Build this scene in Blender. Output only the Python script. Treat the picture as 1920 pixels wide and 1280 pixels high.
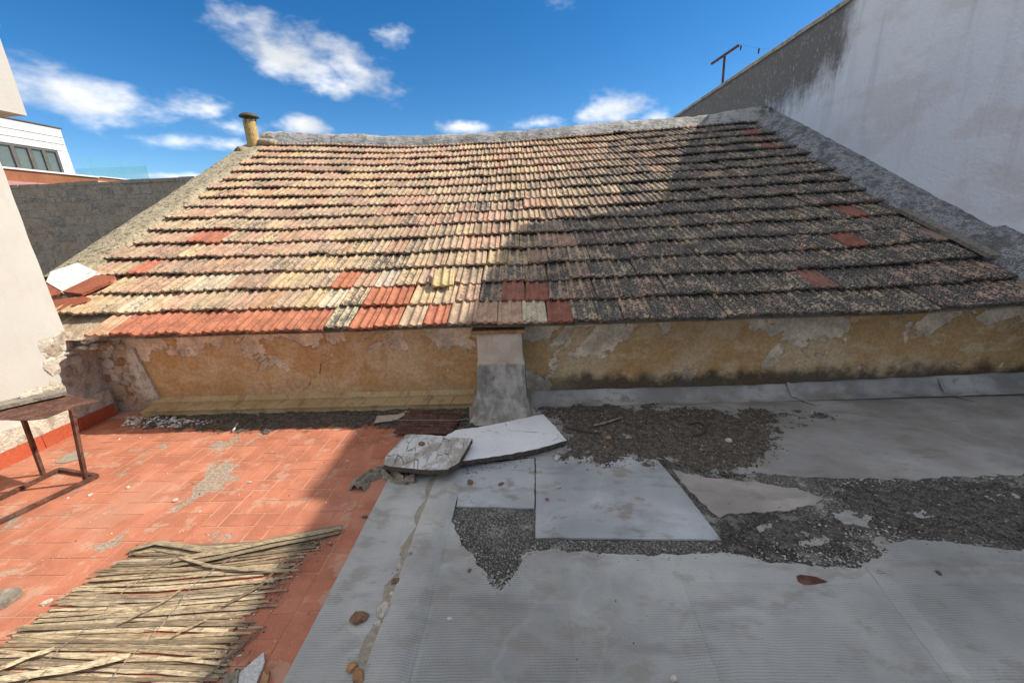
import bpy, math, random
from mathutils import Vector, Matrix, noise

for o in list(bpy.data.objects):
    bpy.data.objects.remove(o)
scene = bpy.context.scene
COL = scene.collection
random.seed(7)
PI = math.pi

# ------------------------------------------------------------------ camera, sky, sun, exposure
cd = bpy.data.cameras.new('camera')
cam = bpy.data.objects.new('camera', cd); COL.objects.link(cam)
cd.sensor_width = 36; cd.sensor_fit = 'HORIZONTAL'; cd.lens = 13.9173
cd.clip_start = 0.02; cd.clip_end = 3000
cam.matrix_world = Matrix.Translation((0, 0, 1.6)) @ Matrix([[0.999026, 0.029804, 0.03255], [0.022434, 0.292195, -0.956096], [-0.038007, 0.955894, 0.291241]]).to_4x4()
scene.camera = cam

SUN = Vector((1.1, 0.2, 1.0)).normalized()
EL = math.asin(SUN.z); AZ = math.atan2(SUN.x, SUN.y)
scene.view_settings.view_transform = 'Standard'
scene.view_settings.look = 'None'
scene.view_settings.exposure = 0.87
scene.view_settings.gamma = 1.0
scene.view_settings.use_curve_mapping = False
scene.render.engine = 'CYCLES'
scene.cycles.max_bounces = 5
scene.cycles.diffuse_bounces = 4

world = bpy.data.worlds.new('World'); scene.world = world; world.use_nodes = True
def build_world():
    nt = world.node_tree; nt.nodes.clear(); N = nt.nodes; L = nt.links
    def new(t, **k):
        n = N.new(t)
        for a, b in k.items(): setattr(n, a, b)
        return n
    def setin(s, v):
        if hasattr(v, 'is_output'): L.new(v, s)
        else: s.default_value = v
    def m(op, a, b=0.0, c=0.0, clamp=False):
        n = new('ShaderNodeMath', operation=op, use_clamp=clamp)
        setin(n.inputs[0], a); setin(n.inputs[1], b); setin(n.inputs[2], c); return n.outputs[0]
    def vm(op, a, b=(0, 0, 0)):
        n = new('ShaderNodeVectorMath', operation=op); setin(n.inputs[0], a); setin(n.inputs[1], b)
        return n.outputs['Value'] if op == 'LENGTH' else n.outputs[0]
    sky = new('ShaderNodeTexSky', sky_type='NISHITA', sun_disc=False)
    sky.sun_elevation = EL; sky.sun_rotation = AZ
    sky.air_density = 0.8; sky.dust_density = 0.2; sky.ozone_density = 2.0; sky.altitude = 200
    gen = new('ShaderNodeTexCoord').outputs['Generated']
    def noise_(scale, detail, rough, off=(0, 0, 0), stretch=(1, 1, 1.9)):
        v = vm('ADD', vm('MULTIPLY', gen, stretch), off)
        n = new('ShaderNodeTexNoise'); n.inputs['Scale'].default_value = scale
        n.inputs['Detail'].default_value = detail; n.inputs['Roughness'].default_value = rough
        L.new(v, n.inputs['Vector']); return n.outputs['Fac']
    big = noise_(7.0, 4.0, 0.58, (1.3, 0, 0.4)); fine = noise_(19.0, 3.0, 0.62, (0, 4, 2))
    # separate cumulus banks: (direction, half extents along x and z, weight)
    banks = CLOUDS
    acc = None
    for (d, sx, sz, tilt, w) in banks:
        v = vm('SUBTRACT', gen, d)
        if abs(tilt) > 0.01:
            mp = new('ShaderNodeMapping', vector_type='POINT'); L.new(v, mp.inputs['Vector'])
            mp.inputs['Rotation'].default_value = (0, tilt, 0); v = mp.outputs[0]
        q = vm('MULTIPLY', v, (1 / sx, 0.8 / sx, 1 / sz))
        f = m('MULTIPLY', m('SUBTRACT', 1.0, vm('LENGTH', q)), w)
        acc = f if acc is None else m('MAXIMUM', acc, f)
    # extra broken cloud overhead, mostly out of view, added to brighten the shade
    sep = new('ShaderNodeSeparateXYZ'); L.new(gen, sep.inputs[0])
    hi = new('ShaderNodeMapRange', interpolation_type='SMOOTHSTEP'); L.new(sep.outputs[2], hi.inputs['Value'])
    hi.inputs['From Min'].default_value = 0.30; hi.inputs['From Max'].default_value = 0.62
    hi.inputs['To Min'].default_value = -0.9; hi.inputs['To Max'].default_value = 0.72
    acc = m('MAXIMUM', acc, hi.outputs[0])
    nz = m('ADD', m('MULTIPLY', m('SUBTRACT', big, 0.5), 3.0), m('MULTIPLY', m('SUBTRACT', fine, 0.5), 1.3))
    dens = m('ADD', acc, nz)
    mr = new('ShaderNodeMapRange', interpolation_type='SMOOTHSTEP')
    mr.inputs['From Min'].default_value = -0.15; mr.inputs['From Max'].default_value = 1.35
    L.new(dens, mr.inputs['Value'])
    shade = noise_(5.0, 2.0, 0.5, (0.2, 0.7, 0.15))
    rp = new('ShaderNodeMapRange'); rp.inputs['From Min'].default_value = 0.38; rp.inputs['From Max'].default_value = 0.62
    L.new(shade, rp.inputs['Value'])
    cc = new('ShaderNodeMix', data_type='RGBA')
    cc.inputs['A'].default_value = (4.8, 4.9, 5.0, 1); cc.inputs['B'].default_value = (8.2, 8.05, 7.8, 1)
    L.new(rp.outputs[0], cc.inputs['Factor'])
    hs = new('ShaderNodeHueSaturation'); hs.inputs['Saturation'].default_value = 1.38
    hs.inputs['Value'].default_value = 0.83
    L.new(sky.outputs[0], hs.inputs['Color'])
    mx = new('ShaderNodeMix', data_type='RGBA')
    L.new(m('MULTIPLY', mr.outputs[0], 0.93), mx.inputs['Factor'])
    L.new(hs.outputs[0], mx.inputs['A']); L.new(cc.outputs['Result'], mx.inputs['B'])
    bg = new('ShaderNodeBackground'); bg.inputs['Strength'].default_value = 0.1
    L.new(mx.outputs['Result'], bg.inputs['Color'])
    out = new('ShaderNodeOutputWorld'); L.new(bg.outputs[0], out.inputs['Surface'])
CLOUDS = [((-0.6921, 0.6893, 0.2141), 0.1147, 0.0404, -0.3, 1.25), ((-0.7318, 0.6462, 0.2167), 0.0514, 0.0309, 0, 0.9), ((-0.4398, 0.8425, 0.3112), 0.1243, 0.0454, -0.35, 1.2), ((-0.3194, 0.8981, 0.3023), 0.0926, 0.0394, -0.5, 1.1), ((-0.5915, 0.7905, 0.1589), 0.0972, 0.0194, 0, 1.0), ((-0.5363, 0.8225, 0.1895), 0.0499, 0.0178, 0, 0.8), ((-0.4319, 0.88, 0.1976), 0.052, 0.0213, 0, 1.2), ((0.1922, 0.9576, 0.2145), 0.0878, 0.0376, 0, 1.3), ((0.0447, 0.9778, 0.2047), 0.0777, 0.0194, 0, 1.25), ((-0.1203, 0.972, 0.202), 0.0777, 0.0168, 0, 1.1), ((0.2938, 0.9361, 0.1932), 0.0492, 0.0197, 0, 1.0), ((-0.2343, 0.9037, 0.3583), 0.0364, 0.0159, 0, 0.6), ((-0.5659, 0.7962, 0.214), 0.0478, 0.0191, 0, 0.5), ((-0.6306, 0.7694, 0.1019), 0.0646, 0.0097, 0, 1.0)]
build_world()
world.cycles.sampling_method = 'MANUAL'; world.cycles.sample_map_resolution = 512

sl = bpy.data.lights.new('sun', 'SUN'); sl.energy = 3.3; sl.angle = math.radians(0.55); sl.color = (1.0, 0.93, 0.82)
so = bpy.data.objects.new('sun', sl); COL.objects.link(so)
so.rotation_euler = SUN.to_track_quat('Z', 'Y').to_euler(); so.location = SUN * 30

# ------------------------------------------------------------------ material helpers
class M:
    def __init__(s, name, rough=0.9):
        s.mat = bpy.data.materials.new(name); s.mat.use_nodes = True
        s.nt = s.mat.node_tree; s.b = s.nt.nodes['Principled BSDF']
        s.b.inputs['Roughness'].default_value = rough
        s.b.inputs['Specular IOR Level'].default_value = 0.25
        s._pos = None
    def new(s, t, **k):
        n = s.nt.nodes.new(t)
        for a, b in k.items(): setattr(n, a, b)
        return n
    def put(s, sock, v):
        if hasattr(v, 'is_output'): s.nt.links.new(v, sock)
        elif isinstance(v, (tuple, list)) and len(v) == 3 and sock.type == 'RGBA': sock.default_value = (*v, 1)
        else: sock.default_value = v
    def pos(s):
        if s._pos is None: s._pos = s.new('ShaderNodeNewGeometry').outputs['Position']
        return s._pos
    def xyz(s):
        n = s.new('ShaderNodeSeparateXYZ'); s.put(n.inputs[0], s.pos()); return n.outputs
    def map(s, scale, rot=(0, 0, 0), loc=(0, 0, 0), vec=None):
        n = s.new('ShaderNodeMapping'); s.put(n.inputs['Vector'], vec or s.pos())
        n.inputs['Scale'].default_value = scale; n.inputs['Rotation'].default_value = rot; n.inputs['Location'].default_value = loc
        return n.outputs[0]
    def noise(s, scale, detail=5, rough=0.55, vec=None, dist=0.0):
        n = s.new('ShaderNodeTexNoise'); s.put(n.inputs['Vector'], vec or s.pos())
        n.inputs['Scale'].default_value = scale; n.inputs['Detail'].default_value = min(detail, 3.5 if scale > 20 else 4.5)
        n.inputs['Roughness'].default_value = rough; n.inputs['Distortion'].default_value = dist
        r = s.new('ShaderNodeMapRange', clamp=False); s.put(r.inputs['Value'], n.outputs['Fac'])
        r.inputs['From Min'].default_value = 0.22; r.inputs['From Max'].default_value = 0.78; return r.outputs[0]
    def voro(s, scale, feature='F1', vec=None, out='Distance'):
        n = s.new('ShaderNodeTexVoronoi', feature=feature); s.put(n.inputs['Vector'], vec or s.pos())
        n.inputs['Scale'].default_value = scale; return n.outputs[out]
    def math(s, op, a, b=0.0, clamp=False):
        n = s.new('ShaderNodeMath', operation=op, use_clamp=clamp); s.put(n.inputs[0], a); s.put(n.inputs[1], b); return n.outputs[0]
    def step(s, v, lo, hi, a=0.0, b=1.0):
        n = s.new('ShaderNodeMapRange', interpolation_type='SMOOTHSTEP')
        s.put(n.inputs['Value'], v); s.put(n.inputs['From Min'], lo); s.put(n.inputs['From Max'], hi)
        s.put(n.inputs['To Min'], a); s.put(n.inputs['To Max'], b); return n.outputs[0]
    def mix(s, f, a, b, blend='MIX'):
        n = s.new('ShaderNodeMix', data_type='RGBA', blend_type=blend)
        s.put(n.inputs['Factor'], f); s.put(n.inputs['A'], a); s.put(n.inputs['B'], b); return n.outputs['Result']
    def vary(s, col, f, amt):
        "col times a value swinging around one"
        v = s.step(f, 0.25, 0.75, 1 - amt, 1 + amt)
        n = s.new('ShaderNodeVectorMath', operation='SCALE'); s.put(n.inputs[0], col); s.put(n.inputs['Scale'], v); return n.outputs[0]
    def col(s, c): s.put(s.b.inputs['Base Color'], c); return s
    def bump(s, h, strength=0.5, dist=0.01):
        n = s.new('ShaderNodeBump'); s.put(n.inputs['Height'], h); n.inputs['Strength'].default_value = strength
        n.inputs['Distance'].default_value = dist; s.put(s.b.inputs['Normal'], n.outputs[0]); return s
    def rgb(s, c):
        n = s.new('ShaderNodeRGB'); n.outputs[0].default_value = (*c, 1); return n.outputs[0]

MT = {}
def tile_material(name, from_attr):
    m = M(name, 0.92)
    if from_attr:
        a = m.new('ShaderNodeAttribute', attribute_name='col'); base, amt = a.outputs['Color'], a.outputs['Alpha']
    else:
        a = m.new('ShaderNodeObjectInfo'); base, amt = a.outputs['Color'], a.outputs['Alpha']
    rib = m.new('ShaderNodeAttribute', attribute_name='rib').outputs['Fac']
    c = m.vary(base, m.noise(9, 4), 0.22)
    c = m.mix(m.step(m.noise(26, 4, 0.6), 0.45, 0.75), c, m.vary(base, m.noise(60, 3), 0.35))
    # grime, then grey, black and pale lichen crusts; ribs are worn clean
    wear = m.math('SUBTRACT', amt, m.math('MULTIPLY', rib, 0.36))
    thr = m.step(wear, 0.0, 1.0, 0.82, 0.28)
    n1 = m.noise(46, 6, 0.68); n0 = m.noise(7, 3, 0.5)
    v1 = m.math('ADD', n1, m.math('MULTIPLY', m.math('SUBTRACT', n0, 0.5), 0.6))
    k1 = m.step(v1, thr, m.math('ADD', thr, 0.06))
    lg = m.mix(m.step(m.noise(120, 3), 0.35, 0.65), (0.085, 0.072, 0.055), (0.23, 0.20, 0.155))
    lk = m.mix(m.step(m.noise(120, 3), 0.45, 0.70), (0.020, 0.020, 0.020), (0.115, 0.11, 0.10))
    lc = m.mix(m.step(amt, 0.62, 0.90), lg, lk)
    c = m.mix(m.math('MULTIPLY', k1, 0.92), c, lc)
    v2 = m.noise(95, 4, 0.6, vec=m.map((1, 1, 1), loc=(3, 7, 1)))
    k2 = m.step(v2, m.step(wear, 0.0, 1.0, 0.78, 0.60), m.step(wear, 0.0, 1.0, 0.82, 0.64))
    c = m.mix(m.math('MULTIPLY', k2, 0.8), c, (0.40, 0.36, 0.295))
    m.col(c)
    m.bump(m.math('ADD', m.math('MULTIPLY', n1, 0.6), m.math('MULTIPLY', m.noise(170, 3), 0.4)), 0.55, 0.006)
    return m.mat
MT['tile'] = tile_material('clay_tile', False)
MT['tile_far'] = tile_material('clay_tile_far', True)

def mk_ochre():
    m = M('ochre_limewash', 0.95); X, Y, Z = m.xyz()
    och = m.mix(m.step(m.noise(1.6, 5, 0.6), 0.35, 0.68), (0.52, 0.315, 0.14), (0.60, 0.43, 0.25))
    och = m.mix(m.math('MULTIPLY', m.step(m.noise(3.4, 6, 0.65, vec=m.map((1, 1, 2.2), loc=(4, 0, 1))), 0.52, 0.72), 0.7), och, (0.62, 0.46, 0.28))
    och = m.mix(m.math('MULTIPLY', m.step(m.noise(5, 5, 0.6, vec=m.map((1.8, 1, 0.5))), 0.60, 0.85), 0.35), och, (0.36, 0.18, 0.055))
    # paint flaked off to pale lime plaster, mostly under the eave
    n = m.noise(2.3, 9, 0.62, dist=0.6)
    bias = m.step(Z, 0.36, 0.72, -0.16, 0.11)
    near = m.step(m.math('ABSOLUTE', m.math('SUBTRACT', X, 0.05)), 0.15, 0.75, 0.17, 0.0)
    left = m.step(X, -1.6, -0.5, -0.075, 0.0)
    v = m.math('ADD', m.math('ADD', n, bias), m.math('ADD', near, left))
    peel = m.step(v, 0.565, 0.580)
    pl = m.vary(m.rgb((0.66, 0.53, 0.385)), m.noise(6, 6, 0.6), 0.22)
    c = m.mix(peel, och, pl)
    edge = m.math('MULTIPLY', m.step(v, 0.548, 0.566), m.math('SUBTRACT', 1.0, peel))
    c = m.mix(m.math('MULTIPLY', edge, 0.35), c, (0.16, 0.10, 0.05))
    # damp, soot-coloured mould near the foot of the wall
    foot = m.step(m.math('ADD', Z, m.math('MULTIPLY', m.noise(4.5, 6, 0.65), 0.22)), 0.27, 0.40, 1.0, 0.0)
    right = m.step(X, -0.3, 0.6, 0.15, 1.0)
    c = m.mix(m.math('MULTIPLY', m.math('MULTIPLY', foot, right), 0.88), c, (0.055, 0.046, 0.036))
    c = m.vary(c, m.noise(40, 4, 0.6), 0.12)
    m.col(c)
    m.bump(m.math('ADD', m.math('MULTIPLY', peel, -0.5), m.math('MULTIPLY', m.noise(30, 6, 0.6), 0.4)), 0.9, 0.016)
    return m.mat
MT['ochre'] = mk_ochre()

def mk_plaster(name, a, b, dirt, dirt_amt, sc=2.0, bump=0.4):
    m = M(name, 0.93)
    c = m.mix(m.step(m.noise(sc, 6, 0.6), 0.3, 0.7), a, b)
    c = m.mix(m.math('MULTIPLY', m.step(m.noise(sc * 2.7, 8, 0.66, vec=m.map((1, 1, 0.6))), 0.5, 0.74), dirt_amt), c, dirt)
    c = m.vary(c, m.noise(55, 4, 0.6), 0.10 if bump > 0.15 else 0.02)
    m.col(c); m.bump(m.noise(28 if bump > 0.15 else 5, 8, 0.68), bump, 0.012)
    return m.mat
MT['white'] = mk_plaster('white_limewash', (0.545, 0.525, 0.475), (0.51, 0.49, 0.44), (0.48, 0.43, 0.35), 0.3, 1.3, 0.10)
MT['render_old'] = mk_plaster('old_render', (0.46, 0.41, 0.33), (0.36, 0.32, 0.25), (0.17, 0.15, 0.12), 0.6, 4, 0.8)
MT['lime'] = mk_plaster('crumbling_lime', (0.62, 0.56, 0.46), (0.50, 0.44, 0.35), (0.25, 0.21, 0.16), 0.6, 6, 0.9)
MT['stone'] = mk_plaster('rubble_stone', (0.36, 0.29, 0.21), (0.44, 0.37, 0.28), (0.15, 0.12, 0.09), 0.6, 9, 0.9)
MT['stone_dark'] = mk_plaster('dark_rubble_stone', (0.50, 0.365, 0.24), (0.56, 0.43, 0.30), (0.27, 0.20, 0.135), 0.6, 5, 0.9)
MT['mortar_dark'] = mk_plaster('dark_mortar', (0.47, 0.345, 0.23), (0.53, 0.41, 0.29), (0.27, 0.20, 0.135), 0.6, 3, 0.9)
MT['coping_l'] = mk_plaster('ochre_grey_mortar', (0.46, 0.38, 0.25), (0.36, 0.30, 0.20), (0.10, 0.085, 0.06), 0.85, 7, 1.0)
MT['cream_tile'] = mk_plaster('cream_tile', (0.52, 0.40, 0.22), (0.46, 0.33, 0.17), (0.24, 0.17, 0.09), 0.5, 3, 0.3)
MT['skirt'] = mk_plaster('red_skirting', (0.46, 0.10, 0.045), (0.40, 0.085, 0.04), (0.30, 0.10, 0.06), 0.4, 4, 0.25)
MT['red_tile_new'] = mk_plaster('red_flat_tile', (0.40, 0.13, 0.07), (0.34, 0.10, 0.055), (0.24, 0.09, 0.055), 0.5, 5, 0.4)
MT['white_paint'] = mk_plaster('white_paint', (0.80, 0.80, 0.78), (0.74, 0.74, 0.72), (0.5, 0.5, 0.48), 0.35, 6, 0.3)
MT['panel_white'] = mk_plaster('white_stone_panel', (0.68, 0.67, 0.64), (0.63, 0.62, 0.59), (0.56, 0.54, 0.50), 0.4, 0.9, 0.1)
MT['fascia'] = mk_plaster('brown_fascia', (0.30, 0.13, 0.065), (0.26, 0.11, 0.055), (0.2, 0.09, 0.05), 0.4, 1.5, 0.2)
MT['pink_roof'] = mk_plaster('pink_roof', (0.52, 0.26, 0.24), (0.48, 0.24, 0.22), (0.4, 0.2, 0.18), 0.3, 1.0, 0.2)
MT['curtain'] = mk_plaster('pale_curtain', (0.55, 0.62, 0.55), (0.48, 0.55, 0.5), (0.4, 0.45, 0.4), 0.3, 2, 0.1)
MT['frame'] = mk_plaster('dark_window_frame', (0.14, 0.13, 0.11), (0.12, 0.11, 0.10), (0.08, 0.08, 0.07), 0.3, 3, 0.1)
MT['tilefrag'] = mk_plaster('brick_fragment', (0.42, 0.24, 0.12), (0.34, 0.18, 0.09), (0.14, 0.09, 0.05), 0.6, 14, 0.7)
MT['tilefrag_dark'] = mk_plaster('brown_fragment', (0.20, 0.11, 0.065), (0.25, 0.15, 0.09), (0.08, 0.05, 0.03), 0.6, 14, 0.7)
MT['pale_frag'] = mk_plaster('pale_plaster_fragment', (0.58, 0.52, 0.43), (0.50, 0.44, 0.36), (0.3, 0.26, 0.2), 0.5, 14, 0.6)
MT['terrazzo'] = mk_plaster('speckled_pale_shard', (0.62, 0.61, 0.57), (0.54, 0.53, 0.49), (0.2, 0.2, 0.19), 0.5, 40, 0.2)
MT['cloth'] = mk_plaster('dirty_cloth', (0.23, 0.20, 0.155), (0.30, 0.26, 0.20), (0.10, 0.085, 0.065), 0.6, 9, 0.5)
MT['oldwood'] = mk_plaster('grey_weathered_wood', (0.30, 0.26, 0.20), (0.22, 0.19, 0.15), (0.10, 0.085, 0.07), 0.6, 12, 0.6)
MT['cardboard'] = mk_plaster('beige_fibreboard', (0.50, 0.44, 0.35), (0.44, 0.38, 0.30), (0.25, 0.2, 0.15), 0.5, 9, 0.3)
MT['vent_ochre'] = mk_plaster('ochre_pipe', (0.56, 0.40, 0.16), (0.50, 0.34, 0.13), (0.22, 0.15, 0.07), 0.6, 12, 0.3)
MT['cable'] = mk_plaster('brown_cable', (0.13, 0.085, 0.06), (0.10, 0.07, 0.05), (0.05, 0.04, 0.03), 0.4, 9, 0.2)

def mk_rust():
    m = M('rusty_steel', 0.75)
    c = m.mix(m.step(m.noise(14, 6, 0.65), 0.35, 0.7), (0.095, 0.042, 0.028), (0.17, 0.085, 0.058))
    c = m.mix(m.step(m.noise(60, 4, 0.6), 0.55, 0.75), c, (0.07, 0.03, 0.02))
    m.col(c); m.bump(m.noise(90, 5, 0.6), 0.4, 0.003); return m.mat
MT['rust'] = mk_rust()
def mk_brown_sheet():
    m = M('brown_painted_sheet', 0.5)
    c = m.mix(m.step(m.noise(10, 5), 0.4, 0.7), (0.085, 0.036, 0.028), (0.12, 0.06, 0.045))
    c = m.mix(m.math('MULTIPLY', m.step(m.noise(35, 5, 0.65), 0.5, 0.75), 0.5), c, (0.20, 0.15, 0.11))
    m.col(c); return m.mat
MT['brown_sheet'] = mk_brown_sheet()
def mk_dark_metal():
    m = M('weathered_dark_metal', 0.6); m.col(m.mix(m.noise(20, 5), (0.05, 0.05, 0.04), (0.12, 0.11, 0.085))); return m.mat
MT['dark_metal'] = mk_dark_metal()
def mk_crack():
    m = M('open_crack', 1.0); m.col(m.mix(m.noise(60, 2), (0.02, 0.014, 0.008), (0.05, 0.03, 0.018))); return m.mat
MT['crack'] = mk_crack()

def mk_floor_tile():
    m = M('red_terrace_tile', 0.85)
    oi = m.new('ShaderNodeObjectInfo')
    c = m.mix(oi.outputs['Random'], (0.40, 0.14, 0.080), (0.465, 0.175, 0.10))
    return finish_floor(m, c)
def finish_floor(m, c):
    c = m.vary(c, m.noise(5, 6, 0.6), 0.14)
    c = m.mix(m.math('MULTIPLY', m.step(m.noise(150, 3, 0.6), 0.56, 0.70), 0.28), c, (0.56, 0.33, 0.24))
    c = m.mix(m.math('MULTIPLY', m.step(m.noise(1.7, 7, 0.62), 0.52, 0.75), 0.45), c, (0.52, 0.27, 0.18))
    # paint worn through to grey cement
    X, Y, Z = m.xyz()
    band = m.math('ABSOLUTE', m.math('ADD', m.math('ADD', X, 2.02), m.math('MULTIPLY', m.math('SUBTRACT', Y, 1.5), 0.15)))
    bb = m.step(band, 0.05, 0.5, 0.13, 0.0)
    w = m.math('ADD', m.noise(2.6, 8, 0.66, vec=m.map((1.25, 0.9, 1), loc=(2.2, 5.1, 0))), bb)
    k = m.step(w, 0.73, 0.76)
    gr = m.mix(m.step(m.noise(70, 5, 0.65), 0.42, 0.62), (0.24, 0.20, 0.15), (0.38, 0.34, 0.27))
    c = m.mix(m.math('MULTIPLY', k, 0.9), c, gr)
    dust = m.step(m.noise(6.5, 8, 0.7, vec=m.map((1, 1, 1), loc=(9, 3, 0))), 0.60, 0.72)
    c = m.mix(m.math('MULTIPLY', dust, 0.45), c, (0.50, 0.36, 0.26))
    m.col(c); m.bump(m.math('SUBTRACT', m.math('MULTIPLY', m.noise(120, 5, 0.6), 0.5), m.math('MULTIPLY', k, 0.5)), 0.4, 0.004)
    return m.mat
MT['floor_tile'] = mk_floor_tile()
def mk_grout():
    m = M('pale_grout', 0.95)
    c = m.mix(m.step(m.noise(3.0, 6), 0.35, 0.65), (0.45, 0.20, 0.12), (0.53, 0.31, 0.21))
    m.col(c); m.bump(m.noise(80, 4), 0.4, 0.003); return m.mat
MT['grout'] = mk_grout()

def mk_membrane(name, a, b, ribs=True, silver=0.0, dirt=0.5):
    m = M(name, 0.62)
    c = m.mix(m.step(m.noise(2.2, 7, 0.62), 0.3, 0.7), a, b)
    c = m.vary(c, m.noise(0.8, 5, 0.6, vec=m.map((1, 1, 1), loc=(5, 2, 0))), 0.2)
    c = m.mix(m.math('MULTIPLY', m.step(m.noise(4.2, 8, 0.68, vec=m.map((1, 1.6, 1), loc=(1, 8, 0))), 0.54, 0.74), dirt), c, (0.25, 0.215, 0.17))
    c = m.mix(m.math('MULTIPLY', m.step(m.noise(160, 4, 0.7), 0.70, 0.85), 0.5), c, (0.08, 0.08, 0.075))
    c = m.mix(m.math('MULTIPLY', m.step(m.noise(2.6, 4, 0.6, vec=m.map((0.7, 2.4, 1), (0, 0, 0.2), (6, 1, 0))), 0.55, 0.85), 0.45), c, (0.17, 0.16, 0.15))
    nt_ = m.noise(1.15, 4, 0.55, vec=m.map((1, 1, 1), loc=(2, 9, 0)))
    ring = m.step(m.math('ABSOLUTE', m.math('SUBTRACT', nt_, 0.55)), 0.004, 0.030, 1.0, 0.0)
    c = m.mix(m.math('MULTIPLY', ring, 0.14), c, (0.52, 0.50, 0.46))
    c = m.mix(m.math('MULTIPLY', m.step(nt_, 0.55, 0.75), 0.22), c, (0.20, 0.19, 0.175))
    h = m.math('ADD', m.noise(70, 5, 0.65), m.math('MULTIPLY', m.noise(5, 3, 0.5), 7.0))
    if ribs:
        # woven reinforcement showing through: fine threads both ways
        wob = m.math('MULTIPLY', m.noise(3, 3), 0.02)
        X, Y, Z = m.xyz()
        wy = m.math('SINE', m.math('MULTIPLY', m.math('ADD', Y, wob), 2 * PI / 0.0105))
        wx = m.math('SINE', m.math('MULTIPLY', m.math('ADD', X, wob), 2 * PI / 0.0125))
        msk = m.step(m.noise(1.4, 6, 0.62, vec=m.map((1, 1, 1), loc=(7, 7, 0))), 0.38, 0.62, 0.12, 1.0)
        ty = m.math('MULTIPLY', m.step(wy, 0.55, 0.95), msk); tx = m.math('MULTIPLY', m.step(wx, 0.6, 0.95), m.math('MULTIPLY', msk, 0.5))
        th = m.math('MAXIMUM', ty, tx)
        c = m.mix(m.math('MULTIPLY', th, 0.34), c, (0.12, 0.115, 0.105))
        c = m.mix(m.math('MULTIPLY', m.math('MULTIPLY', m.step(wy, -0.95, -0.6, 1.0, 0.0), msk), 0.25), c, (0.46, 0.46, 0.44))
        h = m.math('SUBTRACT', h, m.math('MULTIPLY', th, 0.6))
    m.col(c); m.bump(h, 0.35, 0.004)
    m.b.inputs['Metallic'].default_value = silver
    m.b.inputs['Specular IOR Level'].default_value = 0.4
    return m.mat
MT['membrane'] = mk_membrane('woven_grey_membrane', (0.355, 0.35, 0.325), (0.425, 0.42, 0.39))
MT['membrane2'] = mk_membrane('woven_grey_membrane_lap', (0.32, 0.32, 0.30), (0.385, 0.38, 0.355))
MT['silver'] = mk_membrane('silver_bitumen_sheet', (0.37, 0.385, 0.39), (0.44, 0.455, 0.46), True, 0.0, 0.75)
MT['smooth'] = mk_membrane('smooth_grey_screed', (0.32, 0.30, 0.275), (0.37, 0.355, 0.335), False, 0.0, 0.6)
MT['patch'] = mk_membrane('dusty_beige_patch', (0.34, 0.30, 0.26), (0.40, 0.355, 0.31), False, 0.0, 0.5)
MT['flash'] = mk_membrane('silver_flashing', (0.41, 0.40, 0.375), (0.25, 0.24, 0.22), False, 0.0, 0.9)

def mk_agg():
    m = M('bare_gravelly_asphalt', 0.95)
    v = m.voro(85); c = m.mix(m.step(v, 0.12, 0.55), (0.27, 0.25, 0.22), (0.095, 0.087, 0.076))
    c = m.mix(m.math('MULTIPLY', m.step(m.noise(7, 8, 0.7), 0.55, 0.72), 0.7), c, (0.36, 0.34, 0.30))
    c = m.vary(c, m.noise(2.1, 5), 0.35)
    m.col(c); m.bump(m.math('ADD', m.math('MULTIPLY', v, -1.0), m.noise(40, 6, 0.7)), 0.9, 0.012); return m.mat
MT['agg'] = mk_agg()
def mk_soil(name, a, b, spec):
    m = M(name, 1.0)
    c = m.mix(m.step(m.noise(30, 7, 0.7), 0.25, 0.8), a, b)
    c = m.mix(m.step(m.noise(120, 4, 0.65), 0.70, 0.80), c, spec)
    m.col(c); m.bump(m.noise(70, 6, 0.72), 0.8, 0.012)
    # thins out to loose specks at its rim
    f = m.new('ShaderNodeAttribute', attribute_name='rib').outputs['Fac']
    n = m.math('ADD', m.math('MULTIPLY', m.noise(55, 4, 0.7), 0.65), m.math('MULTIPLY', m.noise(11, 4, 0.6), 0.5))
    m.put(m.b.inputs['Alpha'], m.step(m.math('ADD', n, m.math('MULTIPLY', f, 1.1)), 0.86, 0.98))
    return m.mat
MT['moss'] = mk_soil('black_moss', (0.065, 0.06, 0.053), (0.165, 0.152, 0.134), (0.36, 0.34, 0.31))
MT['soil'] = mk_soil('dark_leafy_soil', (0.075, 0.062, 0.050), (0.18, 0.152, 0.122), (0.30, 0.25, 0.19))
def mk_attr(name, rough=0.95, bump=0.5):
    m = M(name, rough); a = m.new('ShaderNodeAttribute', attribute_name='col').outputs['Color']
    m.col(m.vary(a, m.noise(60, 5, 0.65), 0.3)); m.bump(m.noise(130, 5, 0.65), bump, 0.004); return m.mat
MT['crumb'] = mk_attr('mixed_crumbs')
def mk_cane():
    m = M('dry_cane', 0.7)
    oi = m.new('ShaderNodeObjectInfo')
    n = m.noise(14, 6, 0.65, vec=m.map((1.5, 14, 14)))
    c = m.vary(oi.outputs['Color'], n, 0.3)
    c = m.mix(m.math('MULTIPLY', m.step(m.noise(9, 6, 0.6, vec=m.map((2, 6, 6), loc=(4, 1, 1))), 0.55, 0.75), 0.7), c, (0.17, 0.13, 0.085))
    X, Y, Z = m.xyz()
    nd = m.math('SINE', m.math('ADD', m.math('MULTIPLY', X, 30.0), m.math('MULTIPLY', oi.outputs['Random'], 40.0)))
    c = m.mix(m.math('MULTIPLY', m.step(nd, 0.985, 0.998), 0.4), c, (0.13, 0.095, 0.06))
    m.col(c); m.bump(n, 0.6, 0.004); return m.mat
MT['cane'] = mk_cane()
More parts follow.
